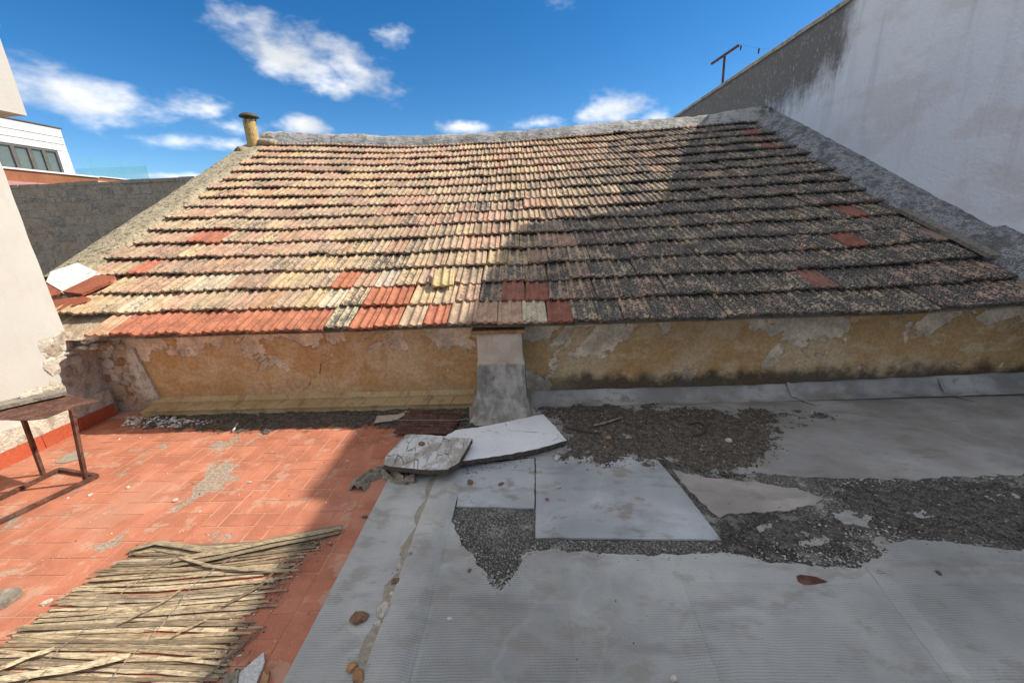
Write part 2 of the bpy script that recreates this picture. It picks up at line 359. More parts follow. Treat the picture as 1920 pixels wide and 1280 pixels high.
def mk_board():
    m = M('white_plaster_board', 0.85)
    c = m.mix(m.step(m.noise(2.4, 7, 0.6), 0.35, 0.7), (0.70, 0.70, 0.70), (0.77, 0.77, 0.76))
    cr = m.new('ShaderNodeTexVoronoi', feature='DISTANCE_TO_EDGE'); m.put(cr.inputs['Vector'], m.map((1, 1, 0.1))); cr.inputs['Scale'].default_value = 3.2
    k = m.math('MULTIPLY', m.step(m.math('ADD', cr.outputs['Distance'], m.math('MULTIPLY', m.math('SUBTRACT', m.noise(14, 3), 0.5), 0.03)), 0.002, 0.009, 1.0, 0.0), m.step(m.noise(2.2, 4), 0.45, 0.6))
    c = m.mix(m.math('MULTIPLY', k, 0.8), c, (0.19, 0.17, 0.15))
    c = m.mix(m.math('MULTIPLY', m.step(m.noise(7, 8, 0.7, vec=m.map((1, 1, 1), loc=(3, 1, 0))), 0.66, 0.85), 0.5), c, (0.40, 0.36, 0.30))
    m.col(c); m.bump(m.math('SUBTRACT', m.noise(24, 6, 0.6), k), 0.4, 0.006); return m.mat
MT['board'] = mk_board()
def mk_board_dirty():
    m = M('dirty_plaster_board', 0.85)
    c = m.mix(m.step(m.noise(5, 7, 0.66), 0.38, 0.62), (0.36, 0.33, 0.28), (0.60, 0.60, 0.58))
    cr = m.new('ShaderNodeTexVoronoi', feature='DISTANCE_TO_EDGE'); m.put(cr.inputs['Vector'], m.map((1.5, 0.5, 0.1), (0, 0, 0.35))); cr.inputs['Scale'].default_value = 11
    k = m.step(m.math('ADD', cr.outputs['Distance'], m.math('MULTIPLY', m.math('SUBTRACT', m.noise(16, 3), 0.5), 0.10)), 0.004, 0.022, 1.0, 0.0)
    c = m.mix(m.math('MULTIPLY', k, 0.8), c, (0.14, 0.12, 0.10))
    m.col(c); m.bump(m.math('SUBTRACT', m.noise(30, 6, 0.6), k), 0.7, 0.008); return m.mat
MT['board_dirty'] = mk_board_dirty()
def mk_board_core():
    m = M('dark_crumbly_core', 1.0); m.col(m.mix(m.noise(60, 6, 0.7), (0.05, 0.042, 0.034), (0.16, 0.13, 0.10))); m.bump(m.noise(90, 5), 0.9, 0.01); return m.mat
MT['core'] = mk_board_core()
def mk_ridge():
    m = M('aluminised_ridge_membrane', 0.55)
    c = m.mix(m.step(m.noise(3, 7, 0.62), 0.35, 0.68), (0.46, 0.435, 0.395), (0.29, 0.275, 0.245))
    c = m.mix(m.math('MULTIPLY', m.step(m.noise(9, 8, 0.7), 0.48, 0.72), 0.75), c, (0.16, 0.14, 0.115))
    m.col(c); m.b.inputs['Metallic'].default_value = 0.1
    m.bump(m.noise(8, 6, 0.6, vec=m.map((1, 3, 3))), 0.8, 0.03); return m.mat
MT['ridge'] = mk_ridge()
def mk_neighbour():
    m = M('neighbour_render', 0.95); X, Y, Z = m.xyz()
    c = m.mix(m.step(m.noise(0.8, 6, 0.6), 0.3, 0.7), (0.80, 0.775, 0.745), (0.86, 0.835, 0.805))
    c = m.mix(m.math('MULTIPLY', m.step(m.noise(1.5, 7, 0.62, vec=m.map((1, 0.7, 1.8), (0.5, 0, 0))), 0.50, 0.72), 0.45), c, (0.70, 0.62, 0.52))
    c = m.mix(m.math('MULTIPLY', m.step(m.noise(14, 8, 0.75), 0.60, 0.70), 0.3), c, (0.80, 0.79, 0.77))
    st = m.noise(2.2, 4, 0.6, vec=m.map((1, 2.6, 0.22), loc=(0, 3, 0)))
    c = m.mix(m.math('MULTIPLY', m.step(st, 0.55, 0.9), 0.28), c, (0.46, 0.43, 0.39))
    # rain-blackened band under the low coping, with a ragged drip edge
    wob = m.math('ADD', m.math('MULTIPLY', m.math('SUBTRACT', m.noise(2.4, 8, 0.7, vec=m.map((1, 3.0, 0.7))), 0.5), 0.5),
                 m.math('MULTIPLY', m.math('SUBTRACT', m.noise(12, 5, 0.7), 0.5), 0.25))
    zz = m.math('ADD', m.math('ADD', Z, wob), m.math('MULTIPLY', m.math('SUBTRACT', Y, 6.4), 0.13))
    low = m.step(zz, 3.12, 3.72)
    near = m.step(m.math('ADD', Y, m.math('MULTIPLY', wob, 0.5)), 6.12, 6.6)
    k = m.math('MULTIPLY', low, near)
    dk = m.mix(m.step(m.noise(30, 5, 0.7, vec=m.map((1, 1, 0.45))), 0.62, 0.80), (0.155, 0.135, 0.112), (0.40, 0.37, 0.33))
    c = m.mix(m.math('MULTIPLY', k, 0.93), c, dk)
    m.col(c); m.bump(m.noise(26, 8, 0.6), 0.35, 0.015); return m.mat
MT['neighbour'] = mk_neighbour()
def mk_coping_r():
    m = M('grey_crusted_mortar', 0.97)
    c = m.mix(m.step(m.noise(18, 7, 0.7), 0.35, 0.65), (0.20, 0.188, 0.175), (0.40, 0.38, 0.36))
    c = m.mix(m.step(m.noise(70, 5, 0.7), 0.58, 0.66), c, (0.62, 0.60, 0.57))
    c = m.mix(m.math('MULTIPLY', m.step(m.noise(5, 6, 0.65), 0.5, 0.7), 0.7), c, (0.14, 0.13, 0.115))
    m.col(c); m.bump(m.noise(45, 8, 0.72), 1.0, 0.02); return m.mat
MT['coping_r'] = mk_coping_r()
def mk_buttress():
    m = M('stained_cement', 0.95); X, Y, Z = m.xyz()
    c = m.mix(m.step(m.noise(5, 7, 0.65), 0.35, 0.68), (0.54, 0.44, 0.34), (0.62, 0.52, 0.41))
    low = m.step(m.math('ADD', Z, m.math('MULTIPLY', m.noise(4, 5), 0.06)), 0.46, 0.50, 1.0, 0.0)
    g = m.mix(m.step(m.noise(7, 7, 0.66, vec=m.map((1.3, 1, 0.7))), 0.3, 0.75), (0.23, 0.21, 0.185), (0.46, 0.43, 0.385))
    c = m.mix(low, c, g)
    m.col(c); m.bump(m.noise(35, 8, 0.68), 0.7, 0.012); return m.mat
MT['buttress'] = mk_buttress()
def mk_glass(name, tint, alpha=0.25):
    m = M(name, 0.05)
    m.b.inputs['Base Color'].default_value = (*tint, 1); m.b.inputs['Alpha'].default_value = alpha
    m.b.inputs['Specular IOR Level'].default_value = 0.6; return m.mat
MT['glass'] = mk_glass('teal_railing_glass', (0.14, 0.38, 0.43), 0.17)
MT['pane'] = mk_glass('window_glass', (0.06, 0.09, 0.09), 0.35)
def mk_ground():
    m = M('street_ground', 0.95); m.col(m.mix(m.noise(0.3, 5), (0.12, 0.11, 0.10), (0.18, 0.165, 0.15))); return m.mat
MT['ground'] = mk_ground()

# ------------------------------------------------------------------ mesh helpers
def tag(o, label=None, cat=None, group=None, kind=None):
    if label: o['label'] = label
    if cat: o['category'] = cat
    if group: o['group'] = group
    if kind: o['kind'] = kind
    return o
def empty(name, loc=(0, 0, 0)):
    o = bpy.data.objects.new(name, None); COL.objects.link(o); o.location = loc; o.empty_display_size = 0.1
    return o
def link(name, me, parent=None):
    o = bpy.data.objects.new(name, me); COL.objects.link(o)
    if parent is not None:
        o.parent = parent
        o.matrix_parent_inverse = Matrix.Translation(parent.location).inverted() if parent.parent is None else Matrix()
    return o
def mkmesh(name, vs, fs, mats, smooth=False, midx=None, cols=None, floats=None):
    me = bpy.data.meshes.new(name); me.from_pydata([tuple(v) for v in vs], [], fs)
    for k in (mats if isinstance(mats, (list, tuple)) else [mats]): me.materials.append(MT[k])
    if midx: me.polygons.foreach_set('material_index', midx)
    if smooth: me.polygons.foreach_set('use_smooth', [True] * len(fs))
    if cols is not None:
        a = me.attributes.new('col', 'FLOAT_COLOR', 'POINT'); a.data.foreach_set('color', [x for c in cols for x in c])
    if floats is not None:
        a = me.attributes.new('rib', 'FLOAT', 'POINT'); a.data.foreach_set('value', floats)
    me.update(); return me
def obj(name, vs, fs, mats, parent=None, **k):
    return link(name, mkmesh(name, vs, fs, mats, **k), parent)
class MB:
    def __init__(s): s.v = []; s.f = []; s.m = []
    def add(s, vs, fs, mi=0):
        n = len(s.v); s.v += [tuple(v) for v in vs]; s.f += [tuple(i + n for i in f) for f in fs]; s.m += [mi] * len(fs); return s
    def box(s, a, b, mi=0):
        x0, y0, z0 = a; x1, y1, z1 = b
        return s.add([(x0, y0, z0), (x1, y0, z0), (x1, y1, z0), (x0, y1, z0), (x0, y0, z1), (x1, y0, z1), (x1, y1, z1), (x0, y1, z1)],
                     [(0, 3, 2, 1), (4, 5, 6, 7), (0, 1, 5, 4), (1, 2, 6, 5), (2, 3, 7, 6), (3, 0, 4, 7)], mi)
    def beam(s, a, b, w, h, up=(0, 0, 1), mi=0):
        a = Vector(a); b = Vector(b); d = (b - a).normalized(); r = d.cross(Vector(up))
        r = r.normalized() if r.length > 1e-4 else Vector((1, 0, 0)); u = r.cross(d)
        P = []
        for p in (a, b):
            for i, j in ((-1, -1), (1, -1), (1, 1), (-1, 1)): P.append(p + r * (i * w / 2) + u * (j * h / 2))
        return s.add(P, [(0, 1, 2, 3), (7, 6, 5, 4), (0, 4, 5, 1), (1, 5, 6, 2), (2, 6, 7, 3), (3, 7, 4, 0)], mi)
    def tube(s, path, r, n=8, mi=0, flat=1.0):
        path = [Vector(p) for p in path]; rings = []
        rs = r if isinstance(r, (list, tuple)) else [r] * len(path)
        for i, p in enumerate(path):
            d = (path[min(i + 1, len(path) - 1)] - path[max(i - 1, 0)]).normalized()
            a = d.cross(Vector((0, 0, 1)))
            a = a.normalized() if a.length > 1e-3 else Vector((1, 0, 0)); b = a.cross(d)
            rings.append([p + (a * math.cos(2 * PI * k / n) + b * flat * math.sin(2 * PI * k / n)) * rs[i] for k in range(n)])
        vs = [v for q in rings for v in q]; fs = []
        for i in range(len(path) - 1):
            for k in range(n):
                fs.append((i * n + k, i * n + (k + 1) % n, (i + 1) * n + (k + 1) % n, (i + 1) * n + k))
        fs.append(tuple(range(n))[::-1]); fs.append(tuple((len(path) - 1) * n + k for k in range(n)))
        return s.add(vs, fs, mi)
    def lathe(s, prof, n=20, mi=0, c=(0, 0)):
        vs = []; fs = []
        for r, z in prof:
            for k in range(n): vs.append((c[0] + r * math.cos(2 * PI * k / n), c[1] + r * math.sin(2 * PI * k / n), z))
        for i in range(len(prof) - 1):
            for k in range(n): fs.append((i * n + k, i * n + (k + 1) % n, (i + 1) * n + (k + 1) % n, (i + 1) * n + k))
        fs.append(tuple(range(n))[::-1]); fs.append(tuple((len(prof) - 1) * n + k for k in range(n)))
        return s.add(vs, fs, mi)
    def build(s, name, mats, parent=None, smooth=False):
        return obj(name, s.v, s.f, mats, parent, smooth=smooth, midx=s.m)
def nz(x, y=0.0, z=0.0): return noise.noise((x, y, z))
def ragged(pts, amp, step=0.03, seed=0.0, freq=9.0, closed=True):
    out = []; n = len(pts)
    for i in range(n if closed else n - 1):
        a = Vector(pts[i]).to_2d(); b = Vector(pts[(i + 1) % n]).to_2d(); k = max(1, int((b - a).length / step))
        for j in range(k):
            p = a.lerp(b, j / k)
            q = (p.x + amp * (nz(p.x * freq, p.y * freq, seed) + 0.6 * nz(p.x * freq * 3, p.y * freq * 3, seed + 5)),
                 p.y + amp * (nz(p.x * freq, p.y * freq, seed + 11) + 0.6 * nz(p.x * freq * 3, p.y * freq * 3, seed + 17)))
            out.append(q)
    return out
def area2(p): return sum(p[i][0] * p[(i + 1) % len(p)][1] - p[(i + 1) % len(p)][0] * p[i][1] for i in range(len(p)))
def inside(p, poly):
    x, y = p; c = False; n = len(poly); j = n - 1
    for i in range(n):
        xi, yi = poly[i]; xj, yj = poly[j]
        if (yi > y) != (yj > y) and x < (xj - xi) * (y - yi) / (yj - yi) + xi: c = not c
        j = i
    return c
def prism(pts, z0, z1, name, mats, parent=None, side=0):
    "closed sheet with an outline and a thickness; z0/z1 numbers or functions of (x, y)"
    if area2(pts) < 0: pts = pts[::-1]
    f0 = z0 if callable(z0) else (lambda x, y: z0); f1 = z1 if callable(z1) else (lambda x, y: z1)
    n = len(pts)
    vs = [(x, y, f0(x, y)) for x, y in pts] + [(x, y, f1(x, y)) for x, y in pts]
    fs = [tuple(range(n))[::-1], tuple(range(n, 2 * n))]; mi = [side, 0]
    for i in range(n): fs.append((i, (i + 1) % n, n + (i + 1) % n, n + i)); mi.append(side)
    return obj(name, vs, fs, mats, parent, midx=mi)
def rock(r, seed, squash=0.6):
    "an irregular broken lump, about 36 triangles"
    rnd = random.Random(seed); vs = []; fs = []
    n = 6
    for ring, (zz, rr) in enumerate(((0.0, 0.75), (0.35, 1.0), (0.8, 0.72))):
        for k in range(n):
            a = 2 * PI * (k + 0.5 * (ring % 2)) / n; q = rr * r * rnd.uniform(0.7, 1.2)
            vs.append((q * math.cos(a), q * math.sin(a), zz * r * squash * 1.4 * rnd.uniform(0.85, 1.1) if ring else 0))
    fs.append(tuple(range(n))[::-1])
    for i in range(2):
        for k in range(n): fs.append((i * n + k, i * n + (k + 1) % n, (i + 1) * n + (k + 1) % n, (i + 1) * n + k))
    fs.append(tuple(range(2 * n, 3 * n)))
    return vs, fs

# ------------------------------------------------------------------ the setting: ground, flat roof, terrace floor
g = obj('ground', [(-900, -900, -4.2), (900, -900, -4.2), (900, 900, -4.2), (-900, 900, -4.2)], [(0, 1, 2, 3)], 'ground'); tag(g, kind='structure')

mb = MB(); mb.box((-0.93, -4.0, -0.35), (4.6, 3.42, 0.0))
flat = mb.build('flat_roof', 'agg'); tag(flat, kind='structure')

def sheet(name, pts, z, mat, amp=0.006, seed=0.0, th=0.008, step=0.03, freq=9.0):
    return prism(ragged(pts, amp, step, seed, freq), 0.001, z, name, mat, flat)
# membrane sheets with torn edges, lying on the bare asphalt
FOLD = [(-0.555, 2.015), (-0.632, 0.992)]
main_pts = [(-0.50, 0.3), (4.55, 0.3)] + [(2.332, 1.555), (2.057, 1.622), (1.794, 1.637), (1.677, 1.550), (1.485, 1.479), (1.212, 1.504), (0.922, 1.571), (0.636, 1.562), (0.276, 1.584), (0.019, 1.612), (-0.030, 1.569), (-0.088, 1.447), (-0.144, 1.375), (-0.181, 1.420), (-0.280, 1.553), (-0.374, 1.685), (-0.439, 1.835), (-0.460, 1.783)]
main_pts[2:2] = [(4.55, main_pts[2][1] + 0.02)]
sheet('membrane_sheet', main_pts, 0.010, 'membrane', 0.020, 1.0, step=0.012, freq=13)
sheet('membrane_sheet', [(-0.451, 2.345), (0.042, 2.410), (0.026, 1.907), (-0.431, 1.935)], 0.0105, 'silver', 0.004, 2.0)
sheet('membrane_sheet', [(0.054, 2.423), (0.483, 2.434), (0.874, 2.362), (0.934, 1.990), (0.967, 1.655), (0.508, 1.670), (0.025, 1.686)], 0.0115, 'silver', 0.004, 3.0)
sheet('membrane_sheet', [(0.062, 3.368), (1.311, 3.296), (2.346, 3.280), (3.870, 3.346), (4.810, 3.404), (3.225, 2.135), (2.949, 2.138), (2.299, 2.116), (1.864, 2.129), (1.513, 2.188), (1.157, 2.210), (0.907, 2.373), (0.485, 2.440), (0.042, 2.423), (-0.377, 2.405), (-0.386, 2.871)], 0.008, 'smooth', 0.022, 4.0, step=0.014, freq=12)
sheet('membrane_sheet', [(0.905, 2.264), (1.107, 2.173), (1.400, 2.106), (1.585, 2.045), (1.688, 1.970), (1.615, 1.909), (1.469, 1.865), (1.261, 1.857), (1.029, 1.829), (0.975, 2.013)], 0.007, 'patch', 0.020, 5.0, step=0.014, freq=13)
for k_, P_ in enumerate([[(1.649, 1.834), (1.783, 1.860), (1.852, 1.805), (1.750, 1.741), (1.651, 1.762)], [(1.358, 1.693), (1.484, 1.720), (1.523, 1.661), (1.411, 1.615), (1.344, 1.629)], [(2.044, 1.833), (2.199, 1.863), (2.228, 1.821), (2.082, 1.784)], [(1.692, 1.644), (1.777, 1.667), (1.766, 1.616), (1.681, 1.584)], [(2.589, 1.950), (2.771, 1.982), (2.752, 1.928), (2.588, 1.897)], [(1.203, 1.752), (1.282, 1.769), (1.275, 1.724), (1.202, 1.703)]]):
    sheet('membrane_remnant', P_, 0.0065, 'patch' if k_ % 2 else 'membrane', 0.022, 20.0 + k_, step=0.010, freq=18)
# lapped strips of the same felt on the near sheet
sheet('membrane_lap', [(0.62, 0.3), (4.5, 0.3), (4.5, 1.36), (3.0, 1.40), (1.9, 1.38), (0.68, 1.41)], 0.0125, 'membrane2', 0.004, 7.0)
sheet('membrane_lap', [(-0.44, 0.3), (0.16, 0.3), (0.15, 1.31), (-0.43, 1.33)], 0.0118, 'membrane2', 0.004, 8.0)
sheet('membrane_lap', [(1.3, 0.3), (1.38, 0.3), (1.62, 1.48), (1.54, 1.48)], 0.0142, 'membrane', 0.003, 9.0)
# the strip next to the red tiles
sheet('membrane_strip', [(-0.926, 0.3), (-0.640, 0.3), (-0.618, 1.2), (-0.600, 2.42), (-0.924, 2.42)], 0.0125, 'membrane', 0.002, 6.0)
# low rounded kerb under the membrane
def kerb():
    prof = [(-0.160, 0.0105), (-0.150, 0.014), (-0.138, 0.019), (-0.10, 0.022), (-0.03, 0.026), (-0.012, 0.025), (0.0, 0.021), (0.012, 0.0145), (0.03, 0.0095)]
    vs = []; fs = []; n = 60; k = len(prof)
    for i in range(n + 1):
        t = i / n; y = 0.3 + t * 2.15
        xr = -0.487 + 0.045 * (y - 1.0) / 1.4 * 0.6
        for (dx, z) in prof:
            w = 1.0 if y < 2.1 else max(0.0, 1 - (y - 2.1) / 0.33)
            vs.append((xr + dx + 0.004 * nz(y * 4, dx * 9), y, 0.002 + 0.0085 + (z - 0.0085) * (0.15 + 0.85 * w) + 0.0012 * nz(y * 7, dx * 20, 3)))
    for i in range(n):
        for j in range(k - 1): fs.append((i * k + j, i * k + j + 1, (i + 1) * k + j + 1, (i + 1) * k + j))
    return obj('kerb', vs, fs, 'membrane', flat, smooth=True)
kerb()

# terrace of red tiles in herringbone
mb = MB(); mb.box((-4.2, -4.0, -0.35), (-0.9305, 3.40, -0.0018))
terr = mb.build('terrace_floor', 'grout'); tag(terr, kind='structure')
W = 0.1065; GAP = 0.0042
def ft_mesh(w, h, seed):
    rnd = random.Random(seed); e = 0.0018; z = 0.0
    a = GAP / 2
    vs = [(a, a, -0.008), (w - a, a, -0.008), (w - a, h - a, -0.008), (a, h - a, -0.008)]
    vs += [(a + e + rnd.uniform(0, .001), a + e, z), (w - a - e, a + e + rnd.uniform(0, .001), z), (w - a - e, h - a - e, z), (a + e, h - a - e - rnd.uniform(0, .001), z)]
    fs = [(4, 5, 6, 7), (0, 1, 5, 4), (1, 2, 6, 5), (2, 3, 7, 6), (3, 0, 4, 7)]
    return mkmesh('floor_tile', vs, fs, 'floor_tile')
FT = [[ft_mesh(2 * W, W, s) for s in (1, 2)], [ft_mesh(W, 2 * W, s) for s in (3, 4)]]
XE = -1.036
cells = []
for j in range(-6, 34):
    for i in range(-32, 2):
        d = (i - j) % 4
        x = XE - W + i * W; y = 0.32 + j * W
        if d == 0: cells.append((x, y, 0))
        elif d == 3: cells.append((x, y, 1))
sel = []
for x, y, k in cells:
    w, h = (2 * W, W) if k == 0 else (W, 2 * W)
    if x < -3.90 or x + w > XE + 0.004 or y + h > 3.25 or y < -0.4: continue
    sel.append((x, y, k))
def seen(c):
    x, y, k = c
    return -(y - 0.05) * 1.45 < x and y > 0.86
vis = [c for c in sel if seen(c)]; vis.sort(key=lambda c: c[0] ** 2 + c[1] ** 2)
for n_, (x, y, k) in enumerate(vis[:300]):
    o = link('floor_tile', random.choice(FT[k]), terr); o.location = (x, y, random.uniform(-0.0008, 0.0012))
rest = [c for c in sel if c not in set(vis[:300])]
mb = MB()
for x, y, k in rest:
    w, h = (2 * W, W) if k == 0 else (W, 2 * W); a = GAP / 2 + 0.001
    mb.box((x + a, y + a, -0.008), (x + w - a, y + h - a, random.uniform(-0.0005, 0.001)))
# half tiles that fill the steps of the pattern along the right edge
o = mb.build('floor_tile_field', 'floor_tile', terr); tag(o, kind='stuff')
mb = MB()
occ = set()
for x, y, k in sel:
    ci, cj = round((x - (XE - W)) / W), round((y - 0.32) / W)
    occ.add((ci, cj)); occ.add((ci + 1, cj) if k == 0 else (ci, cj + 1))
for j in range(-6, 28):
    for i in range(-28, 1):
        if (i, j) not in occ:
            x = XE - W + i * W; y = 0.32 + j * W
            if x < -3.93 or y + W > 3.27: continue
            mb.box((x + 0.002, y + 0.002, -0.008), (x + W - 0.002, y + W - 0.002, 0.0))
o = mb.build('cut_tile_field', 'floor_tile', terr); tag(o, kind='stuff')

# plain border course along the right edge
y = 0.33
while y < 3.1:
    w_ = 0.118; o = obj('border_tile', [(-1.034, y + .002, -.008), (-0.914, y + .002, -.008), (-0.914, y + .318, -.008), (-1.034, y + .318, -.008), (-1.0325, y + .0035, 0), (-0.9155, y + .0035, 0), (-0.9155, y + .3165, 0), (-1.0325, y + .3165, 0)], [(4, 5, 6, 7), (0, 1, 5, 4), (1, 2, 6, 5), (2, 3, 7, 6), (3, 0, 4, 7)], 'floor_tile', terr); o.matrix_parent_inverse = Matrix(); y += .32

# ------------------------------------------------------------------ the old tiled house
house = empty('old_tiled_house', (0, 3.36, 0))
tag(house, 'old house with ochre peeling wall and sagging red and cream tiled roof', 'house')
AL = 0.4561; CA, SA = math.cos(AL), math.sin(AL)
YE, ZE = 3.10, 0.7674
TW, GAUGE, ROWS, XL, XR = 0.2026, 0.3177, 17, -4.44, 4.10
LEN = 5.31
def sag(x, s):
    t = max(0.0, min(1.0, (x - XL) / (XR - XL))); q = max(0.0, s) / LEN
    return -0.14 * math.sin(PI * t) ** 1.1 * q ** 0.85 * (1 + 0.25 * math.sin(2 * PI * t)) + 0.02 * nz(x * 0.7, s * 0.8, 2.0) \
        + (0.05 * max(0.0, (x - 3.0)) if s < 1 else 0.0) * (1 - q)
def RP(x, s, h=0.0):
    "a point on the roof: along the eave, up the slope, height above the deck"
    return Vector((x, YE + s * CA - h * SA, ZE + s * SA + h * CA + sag(x, s)))

# walls and deck
mb = MB()
mb.box((-4.1, 3.36, -0.3), (4.44, 3.66, 0.84))
mb.build('wall', 'ochre', house)
mb = MB(); mb.box((-4.85, 3.67, -4.0), (4.43, 12.3, 0.70)); mb.build('back_wall', 'render_old', house)
roof = empty('roof', (0, 0, 0)); roof.parent = house; roof.matrix_parent_inverse = Matrix.Translation(house.location).inverted()
def rlink(o): return o
def grid_roof(name, x0, x1, s0, s1, nx, ns, hf, mats, parent, smooth=True, skirt=0.0):
    vs = []; fs = []
    for i in range(nx + 1):
        for j in range(ns + 1):
            x = x0 + (x1 - x0) * i / nx; s = s0 + (s1 - s0) * j / ns
            vs.append(RP(x, s, hf(x, s, i / nx, j / ns)))
    for i in range(nx):
        for j in range(ns): fs.append((i * (ns + 1) + j, (i + 1) * (ns + 1) + j, (i + 1) * (ns + 1) + j + 1, i * (ns + 1) + j + 1))
    return obj(name, vs, fs, mats, parent, smooth=smooth)
grid_roof('roof_deck', XL + 0.02, XR + 0.1, 0.03, LEN + 0.1, 40, 20, lambda x, s, a, b: -0.012, 'mortar_dark', roof)
# eave bedding under the first course
mb = MB(); mb.box((-3.75, 3.20, 0.772), (4.44, 3.358, 0.80)); mb.build('eave_bedding', 'lime', roof)
# far slope behind the ridge
mb = MB(); mb.add([(XL - .4, 7.86, 3.0), (XR + .3, 7.86, 3.0), (XR + .3, 12.3, 0.7), (XL - .4, 12.3, 0.7)], [(0, 1, 2, 3)]); mb.build('rear_slope', 'mortar_dark', roof)
mb = MB(); mb.add([(-4.86, 3.67, 0.6), (-4.86, 12.2, 0.6), (-4.86, 7.86, 2.96), (-4.86, 3.67, 0.90), (-4.60, 3.67, 0.6), (-4.60, 12.2, 0.6), (-4.60, 7.86, 2.96), (-4.60, 3.67, 0.90)], [(0, 3, 2, 1), (4, 5, 6, 7), (0, 4, 7, 3), (3, 7, 6, 2), (2, 6, 5, 1)]); mb.build('gable_wall', 'render_old', house)

# one tile: two ribs, two pans, a fluted side joint, scalloped thick front
PROF = [(0, .010), (.045, .024), (.09, .030), (.135, .028), (.20, .012), (.42, .011), (.475, .026), (.52, .030), (.565, .027), (.63, .012), (.78, .012), (.81, .022), (.86, .021), (.885, .014), (.95, .021), (1, .012)]
RIBV = [.5, .9, 1, .9, .2, 0, .8, 1, .8, .2, 0, .9, .9, .3, .9, .5]
TLEN = 0.365
def tile_geo(seed):
    rnd = random.Random(seed); vs = []; fs = []; rib = []; n = len(PROF)
    w = TW - 0.003
    rows = ((0.0, 0.80), (0.018, 1.0), (TLEN, 1.0))
    ch = [rnd.uniform(-0.002, 0.003) for _ in PROF]
    for y, k in rows:
        for i, (u, z) in enumerate(PROF):
            vs.append((u * w, y + (ch[i] if y < 0.1 else 0), z * k)); rib.append(RIBV[i])
    for r in range(2):
        for i in range(n - 1): fs.append((r * n + i, r * n + i + 1, (r + 1) * n + i + 1, (r + 1) * n + i))
    b = len(vs)
    for i, (u, z) in enumerate(PROF): vs.append((u * w, ch[i], z * 0.80)); rib.append(0.15)
    for i, (u, z) in enumerate(PROF): vs.append((u * w, 0.004 + ch[i], (0.003 if z < .02 else -.006) - 0.006 + rnd.uniform(-.001, .001))); rib.append(0.0)
    for i in range(n - 1): fs.append((b + i, b + n + i, b + n + i + 1, b + i + 1))
    # side cheeks
    c = len(vs)
    for u in (0, n - 1):
        vs += [(PROF[u][0] * w, 0, PROF[u][1] * .8), (PROF[u][0] * w, TLEN, PROF[u][1]), (PROF[u][0] * w, TLEN, -.004), (PROF[u][0] * w, 0.004, -.008)]; rib += [0, 0, 0, 0]
    fs += [(c, c + 1, c + 2, c + 3), (c + 7, c + 6, c + 5, c + 4)]
    return vs, fs, rib
GEO = [tile_geo(s) for s in range(4)]
def tmesh(g_):
    me = mkmesh('roof_tile', g_[0], g_[1], 'tile', floats=g_[2])
    nt_ = 2 * (len(PROF) - 1)
    me.polygons.foreach_set('use_smooth', [i < nt_ for i in range(len(me.polygons))])
    return me
TM = [tmesh(g_) for g_ in GEO]
TILT = math.atan(0.044 / GAUGE)
PAL = {'cream': (0.49, 0.355, 0.225), 'yellow': (0.50, 0.355, 0.205), 'buff': (0.43, 0.305, 0.20), 'pink': (0.46, 0.285, 0.19), 'brown': (0.37, 0.245, 0.165),
       'red': (0.41, 0.155, 0.09), 'oldred': (0.31, 0.12, 0.08), 'orange': (0.45, 0.27, 0.16), 'white': (0.51, 0.42, 0.29)}
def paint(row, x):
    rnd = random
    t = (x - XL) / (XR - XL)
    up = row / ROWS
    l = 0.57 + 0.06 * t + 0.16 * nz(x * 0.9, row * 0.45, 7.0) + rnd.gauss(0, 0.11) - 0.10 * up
    l += 0.52 * max(0.0, min(1.0, (t - 0.42 - 0.26 * up) / 0.2))  # black lichen plus painted shade; its limit shifts per course like the cast shadow
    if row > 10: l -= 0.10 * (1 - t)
    q = 0.20 + 0.74 * rnd.random() + 0.45 * nz(x * 0.5, row * 0.4, 3.0) + 0.10 * up
    if q < 0.36: c = 'cream'
    elif q < 0.44: c = 'yellow'
    elif q < 0.66: c = 'buff'
    elif q < 0.88: c = 'pink'
    elif q < 0.97: c = 'brown'
    else: c = 'orange' if rnd.random() < .3 else 'brown'
    return c, max(0.05, min(1.0, l))
